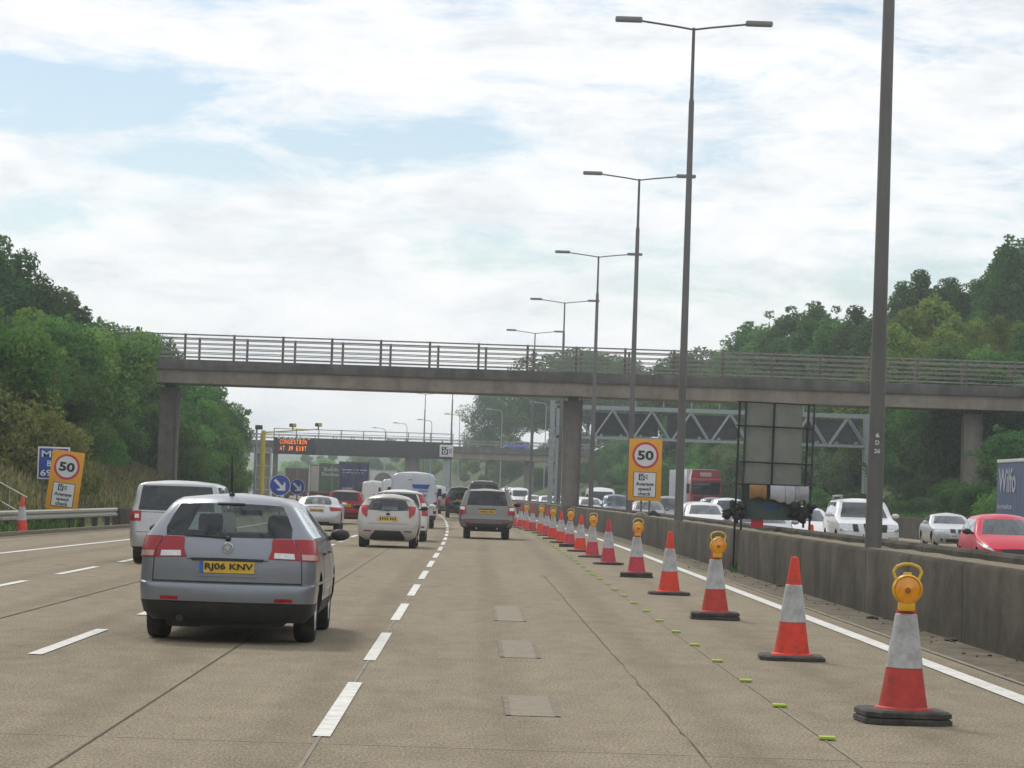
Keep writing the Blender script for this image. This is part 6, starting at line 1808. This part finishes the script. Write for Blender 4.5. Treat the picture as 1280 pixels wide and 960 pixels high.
oncoming('w', WF, 4.04, 'hatchback', 'tiny white car beyond the grey off-road car', 668, 300)
oncoming('vanw', None, 5.1, 'panel_van', 'tiny white van on the oncoming side, left one of the pair beyond the off-road car', 640, 335, 'van')
oncoming('vanw', None, 5.1, 'panel_van', 'tiny white van on the oncoming side, right one of the pair beyond the off-road car', 651, 325, 'van')
oncoming('tallsilver', None, 4.04, 'people_carrier', 'silver people carrier behind the left sandbag of the temporary sign', 915, 136)
oncoming('s', SF, 4.04, 'hatchback', 'silver car right behind the temporary sign, its bonnet showing under the sign', 951, 84, X=8.05)
oncoming('w', WF, 4.04, 'hatchback', 'white car close behind the large white off-road car', None, 99.5, X=gx(1012, 99.5))
oncoming('talldark', None, 4.04, 'people_carrier', 'dark people carrier behind the white car by the second lamp column', 896, 178)
oncoming('s', SF, 4.04, 'hatchback', 'silver car behind the white one right of the second lamp column', 866, 148, X=gx(866, 148) + .4)
# lorry cab from the front: red tractor with a white trailer
def red_tractor(root):
    pt = M['paint_red']; L = 16.0
    tr = MB().bbox(-1.27, 1.27, .0, 13.4, 1.1, 4.0, .04).build('trailer_body', M['paint_vanwhite'], root, 30)
    m = MB().bbox(-1.24, 1.24, L - 1.9, L, .95, 3.25, .14); m.build('cab', pt, root, 35)
    m = MB(); m.prism([(-1.2, 3.22), (1.2, 3.22), (1.08, 3.95), (-1.08, 3.95)], L - 1.7, L - .25); m.build('roof_fairing', pt, root)
    MB().bbox(-1.12, 1.12, L - .03, L + .02, 1.95, 2.95, .02).build('windscreen', M['glass_dark'], root, 30)
    MB().bbox(-1.22, 1.22, L - .02, L + .30, 2.98, 3.22, .06).build('sun_visor', pt, root, 40)
    MB().bbox(-.45, .45, L - .28, L - .2, 3.42, 3.74, .03).build('head_board', pm('head_board', (.42, .36, .36), .5), root)
    MB().bbox(-.95, .95, L - .01, L + .03, 1.05, 1.8, .02).build('grille', M['grille'], root)
    MB().bbox(-1.25, 1.25, L - .4, L + .06, .40, .95, .06).build('bumper', pt, root, 40)
    for s in (1, -1):
        MB().bbox(s * .98 - .2, s * .98 + .2, L + .04, L + .09, .62, .84, .03).build('headlight', M['head_lens'], root, 40)
        MB().bbox(s * 1.42 - .12, s * 1.42 + .12, L - .2, L - .08, 2.0, 2.8, .04).tube((s * 1.2, L - .15, 2.7), (s * 1.36, L - .15, 2.7), .03).build('wing_mirror', M['black_plastic'], root, 40)
        for y in (L - 1.2, L - 4.8, 4.5, 3.2, 1.9): wheel(root, s * 1.05, y, .5, .3, s, 8)
    MB().box(-.5, .5, 0.3, L - .6, .7, 1.08).build('chassis', M['black_plastic'], root)
oncoming('red_truck', red_tractor, 16.0, 'articulated_lorry', 'red lorry cab pulling a white trailer, coming towards us below the gantry', 881, 243, 'lorry')
def curtain_lorry(root):
    L = 9.5; H = 3.42
    cm_ = pm('curtain_blue', (.055, .085, .16), .6, var=.25, scale=2.5, stretch=(1, 1.5, .15))
    m = MB(); n = 90
    for s in (1, -1):
        vs = []
        for i in range(n + 1):
            y = L * i / n; o_ = s * (1.24 + .012 * math.sin(i * 1.9))
            vs += [(o_, y, 1.0), (o_, y, H - .1)]
        m.add(vs, [(2 * i, 2 * i + 2, 2 * i + 3, 2 * i + 1) for i in range(n)])
    cur = m.build('side_curtain', cm_, root, 60)
    MB().bbox(-1.27, 1.27, 0, L, H - .12, H, .03).build('roof', pm('lorry_roof', (.5, .5, .5), .5), root, 30)
    MB().box(-1.25, 1.25, 0, .06, 1.0, H - .1).build('rear_doors', cm_, root)
    MB().box(-1.26, 1.26, .0, L, .85, 1.0).box(-.5, .5, .3, L + 1.5, .6, .86).build('chassis', M['black_plastic'], root)
    MB().bbox(-1.2, 1.2, L + .2, L + 2.0, .5, 2.7, .14).build('cab', M['paint_white'], root, 35)
    pale = pm('curtain_lettering', (.30, .33, .40), .6)
    fl = MB()
    # lettering on the flank that faces the central reserve (local +x side)
    mm = Matrix.Translation((1.262, 0, 0)) @ Matrix.Rotation(PI / 2, 4, 'Z')
    put_text(fl, 'Wilfo', .45, 3.9, 2.2, 3.1, 0, bold=.02, m=mm)
    put_text(fl, 'logistics', .35, 3.2, 1.55, 1.8, 0, bold=.02, m=mm)
    fl.build('lettering', pale, cur)
    for s in (1, -1):
        for y in (1.6, 2.8, L + 1.1): wheel(root, s * 1.05, y, .45, .28, s, 8)
oncoming('curtain', curtain_lorry, 9.5, 'curtain_sided_lorry', 'blue curtain-sided lorry with pale lettering at the right edge behind the red car', None, 103, 'lorry', X=gx(1247, 112) + 1.28)
# vehicles up on the far bridge
o = put(hatch_rear(M['paint_blue']), 'hatchback', 'bright blue car crossing the far bridge', at(662, 558, 423)[0], 423, yaw=0); o.rotation_euler = (0, 0, R(62)); o.location.z = 7.3
o = put(hatch_rear(M['paint_white']), 'hatchback', 'white car crossing the far bridge, half hidden by trees', at(776, 556, 424)[0], 424, yaw=0); o.rotation_euler = (0, 0, R(70)); o.location.z = 7.3

# ================================================================== sky, sun, air, camera
SUN_EL, SUN_AZ = R(48), R(-28)          # azimuth from +Y towards +X
w = bpy.data.worlds.new('World'); SC.world = w; w.use_nodes = True
n, l = w.node_tree.nodes, w.node_tree.links
n.clear()
out = N(n, 'ShaderNodeOutputWorld')
sky = N(n, 'ShaderNodeTexSky', sky_type='NISHITA'); sky.sun_disc = False
sky.sun_elevation = SUN_EL; sky.sun_rotation = SUN_AZ; sky.air_density = 1.0; sky.dust_density = 0.6; sky.ozone_density = 2.0
tc = N(n, 'ShaderNodeTexCoord').outputs['Generated']
bg1 = N(n, 'ShaderNodeBackground'); bg1.inputs[1].default_value = 0.108
l.new(sky.outputs[0], bg1.inputs[0])
def nz(scale, stretch, detail, loc=(0, 0, 0), rough=.6, dist=0.0):
    mp = N(n, 'ShaderNodeMapping'); mp.inputs['Scale'].default_value = stretch; mp.inputs['Location'].default_value = loc
    l.new(tc, mp.inputs['Vector'])
    t = N(n, 'ShaderNodeTexNoise'); t.inputs['Scale'].default_value = scale; t.inputs['Detail'].default_value = detail; t.inputs['Roughness'].default_value = rough
    t.inputs['Distortion'].default_value = dist
    l.new(mp.outputs[0], t.inputs['Vector'])
    return t.outputs[0]
cover = nz(1.0, (13, 13, 46), 12, (3.1, 0, 1.7), .66, .45)
fine = nz(1.0, (36, 36, 90), 8, (0, 0, 0), .6)
ad = N(n, 'ShaderNodeMath', operation='MULTIPLY_ADD'); ad.inputs[1].default_value = .40
l.new(fine, ad.inputs[0]); l.new(cover, ad.inputs[2])
# open blue stretches of this sky, as directions: east-west, up, half widths, depth
val = ad.outputs[0]
for (px, py, wx, wz, k) in ((60, 110, .060, .016, .16), (330, 190, .075, .011, .15), (520, 165, .05, .012, .12), (470, 40, .03, .012, .06), (640, 305, .06, .010, .08), (1010, 365, .07, .012, .13), (900, 115, .025, .008, .08), (1230, 250, .05, .014, .07), (20, 330, .03, .02, .05)):
    x_, z_ = at(px, py, 1.0); z_ -= CAMH
    q = math.sqrt(1 + x_ * x_ + z_ * z_); x_ /= q; z_ /= q
    mp = N(n, 'ShaderNodeMapping'); mp.inputs['Location'].default_value = (-x_ / wx, 0, -z_ / wz); mp.inputs['Scale'].default_value = (1 / wx, 0, 1 / wz)
    l.new(tc, mp.inputs['Vector'])
    ln = N(n, 'ShaderNodeVectorMath', operation='LENGTH'); l.new(mp.outputs[0], ln.inputs[0])
    mr = N(n, 'ShaderNodeMapRange', interpolation_type='SMOOTHERSTEP')
    mr.inputs['From Min'].default_value = 0; mr.inputs['From Max'].default_value = 1.6; mr.inputs['To Min'].default_value = k; mr.inputs['To Max'].default_value = 0
    l.new(ln.outputs['Value'], mr.inputs['Value'])
    mr.inputs['To Min'].default_value = k * 1.25
    sb = N(n, 'ShaderNodeMath', operation='SUBTRACT'); l.new(val, sb.inputs[0]); l.new(mr.outputs[0], sb.inputs[1])
    val = sb.outputs[0]
cf = ramp(n, l, val, [(.47, (.06, .06, .06)), (.58, (.6, .6, .6)), (.69, (1, 1, 1))])
shade = nz(1.0, (18, 18, 60), 10, (7, 2, 0), .62, .3)
cc = ramp(n, l, shade, [(.36, (.79, .825, .86)), (.50, (.935, .952, .967)), (.62, (1.0, 1.0, 1.0))])
bg2 = N(n, 'ShaderNodeBackground'); bg2.inputs[1].default_value = 1.09
l.new(cc, bg2.inputs[0])
mx = N(n, 'ShaderNodeMixShader')
l.new(cf, mx.inputs[0]); l.new(bg1.outputs[0], mx.inputs[1]); l.new(bg2.outputs[0], mx.inputs[2])
l.new(mx.outputs[0], out.inputs[0])

ld = bpy.data.lights.new('sun', 'SUN'); ld.energy = 1.8; ld.angle = R(10); ld.color = (1.0, .95, .87)
so = bpy.data.objects.new('sun', ld); COL.objects.link(so)
d = Vector((math.sin(SUN_AZ) * math.cos(SUN_EL), math.cos(SUN_AZ) * math.cos(SUN_EL), math.sin(SUN_EL)))
so.rotation_euler = d.to_track_quat('Z', 'Y').to_euler()

HAZE = 0.00036
m, nn, ll = nt('haze_air')
o_ = N(nn, 'ShaderNodeOutputMaterial'); pv = N(nn, 'ShaderNodeVolumePrincipled')
pv.inputs['Color'].default_value = (.86, .93, 1.0, 1); pv.inputs['Density'].default_value = HAZE; pv.inputs['Anisotropy'].default_value = 0.2
ll.new(pv.outputs[0], o_.inputs['Volume'])
if HAZE > 0:
    hz = MB().box(-3200, 2700, -450, 4600, -2.0, 48).build('haze', m, None)
    tag(hz, 'thin pale summer haze over the motorway', 'haze', kind='stuff')

cd = bpy.data.cameras.new('camera'); cam = bpy.data.objects.new('camera', cd); COL.objects.link(cam)
cd.sensor_width = 36; cd.sensor_fit = 'HORIZONTAL'; cd.lens = FPX / 1280 * 36; cd.clip_start = .5; cd.clip_end = 9000
F = Vector((sy * cp, cy * cp, sp)); R0 = Vector((cy, -sy, 0)); U0 = Vector((-sy * sp, -cy * sp, cp))
rx_ = R0 * cr + U0 * sr; ux_ = -R0 * sr + U0 * cr
mw = Matrix((rx_, ux_, -F)).transposed().to_4x4(); mw.translation = (0, 0, CAMH)
cam.matrix_world = mw
SC.camera = cam
vs = SC.view_settings; vs.view_transform = 'Standard'; vs.look = 'None'; vs.exposure = 0.0; vs.gamma = 1.0; vs.use_curve_mapping = False
SC.render.engine = 'CYCLES'
SC.cycles.max_bounces = 6; SC.cycles.transparent_max_bounces = 24; SC.cycles.volume_bounces = 1; SC.cycles.diffuse_bounces = 3
SC.cycles.use_denoising = True
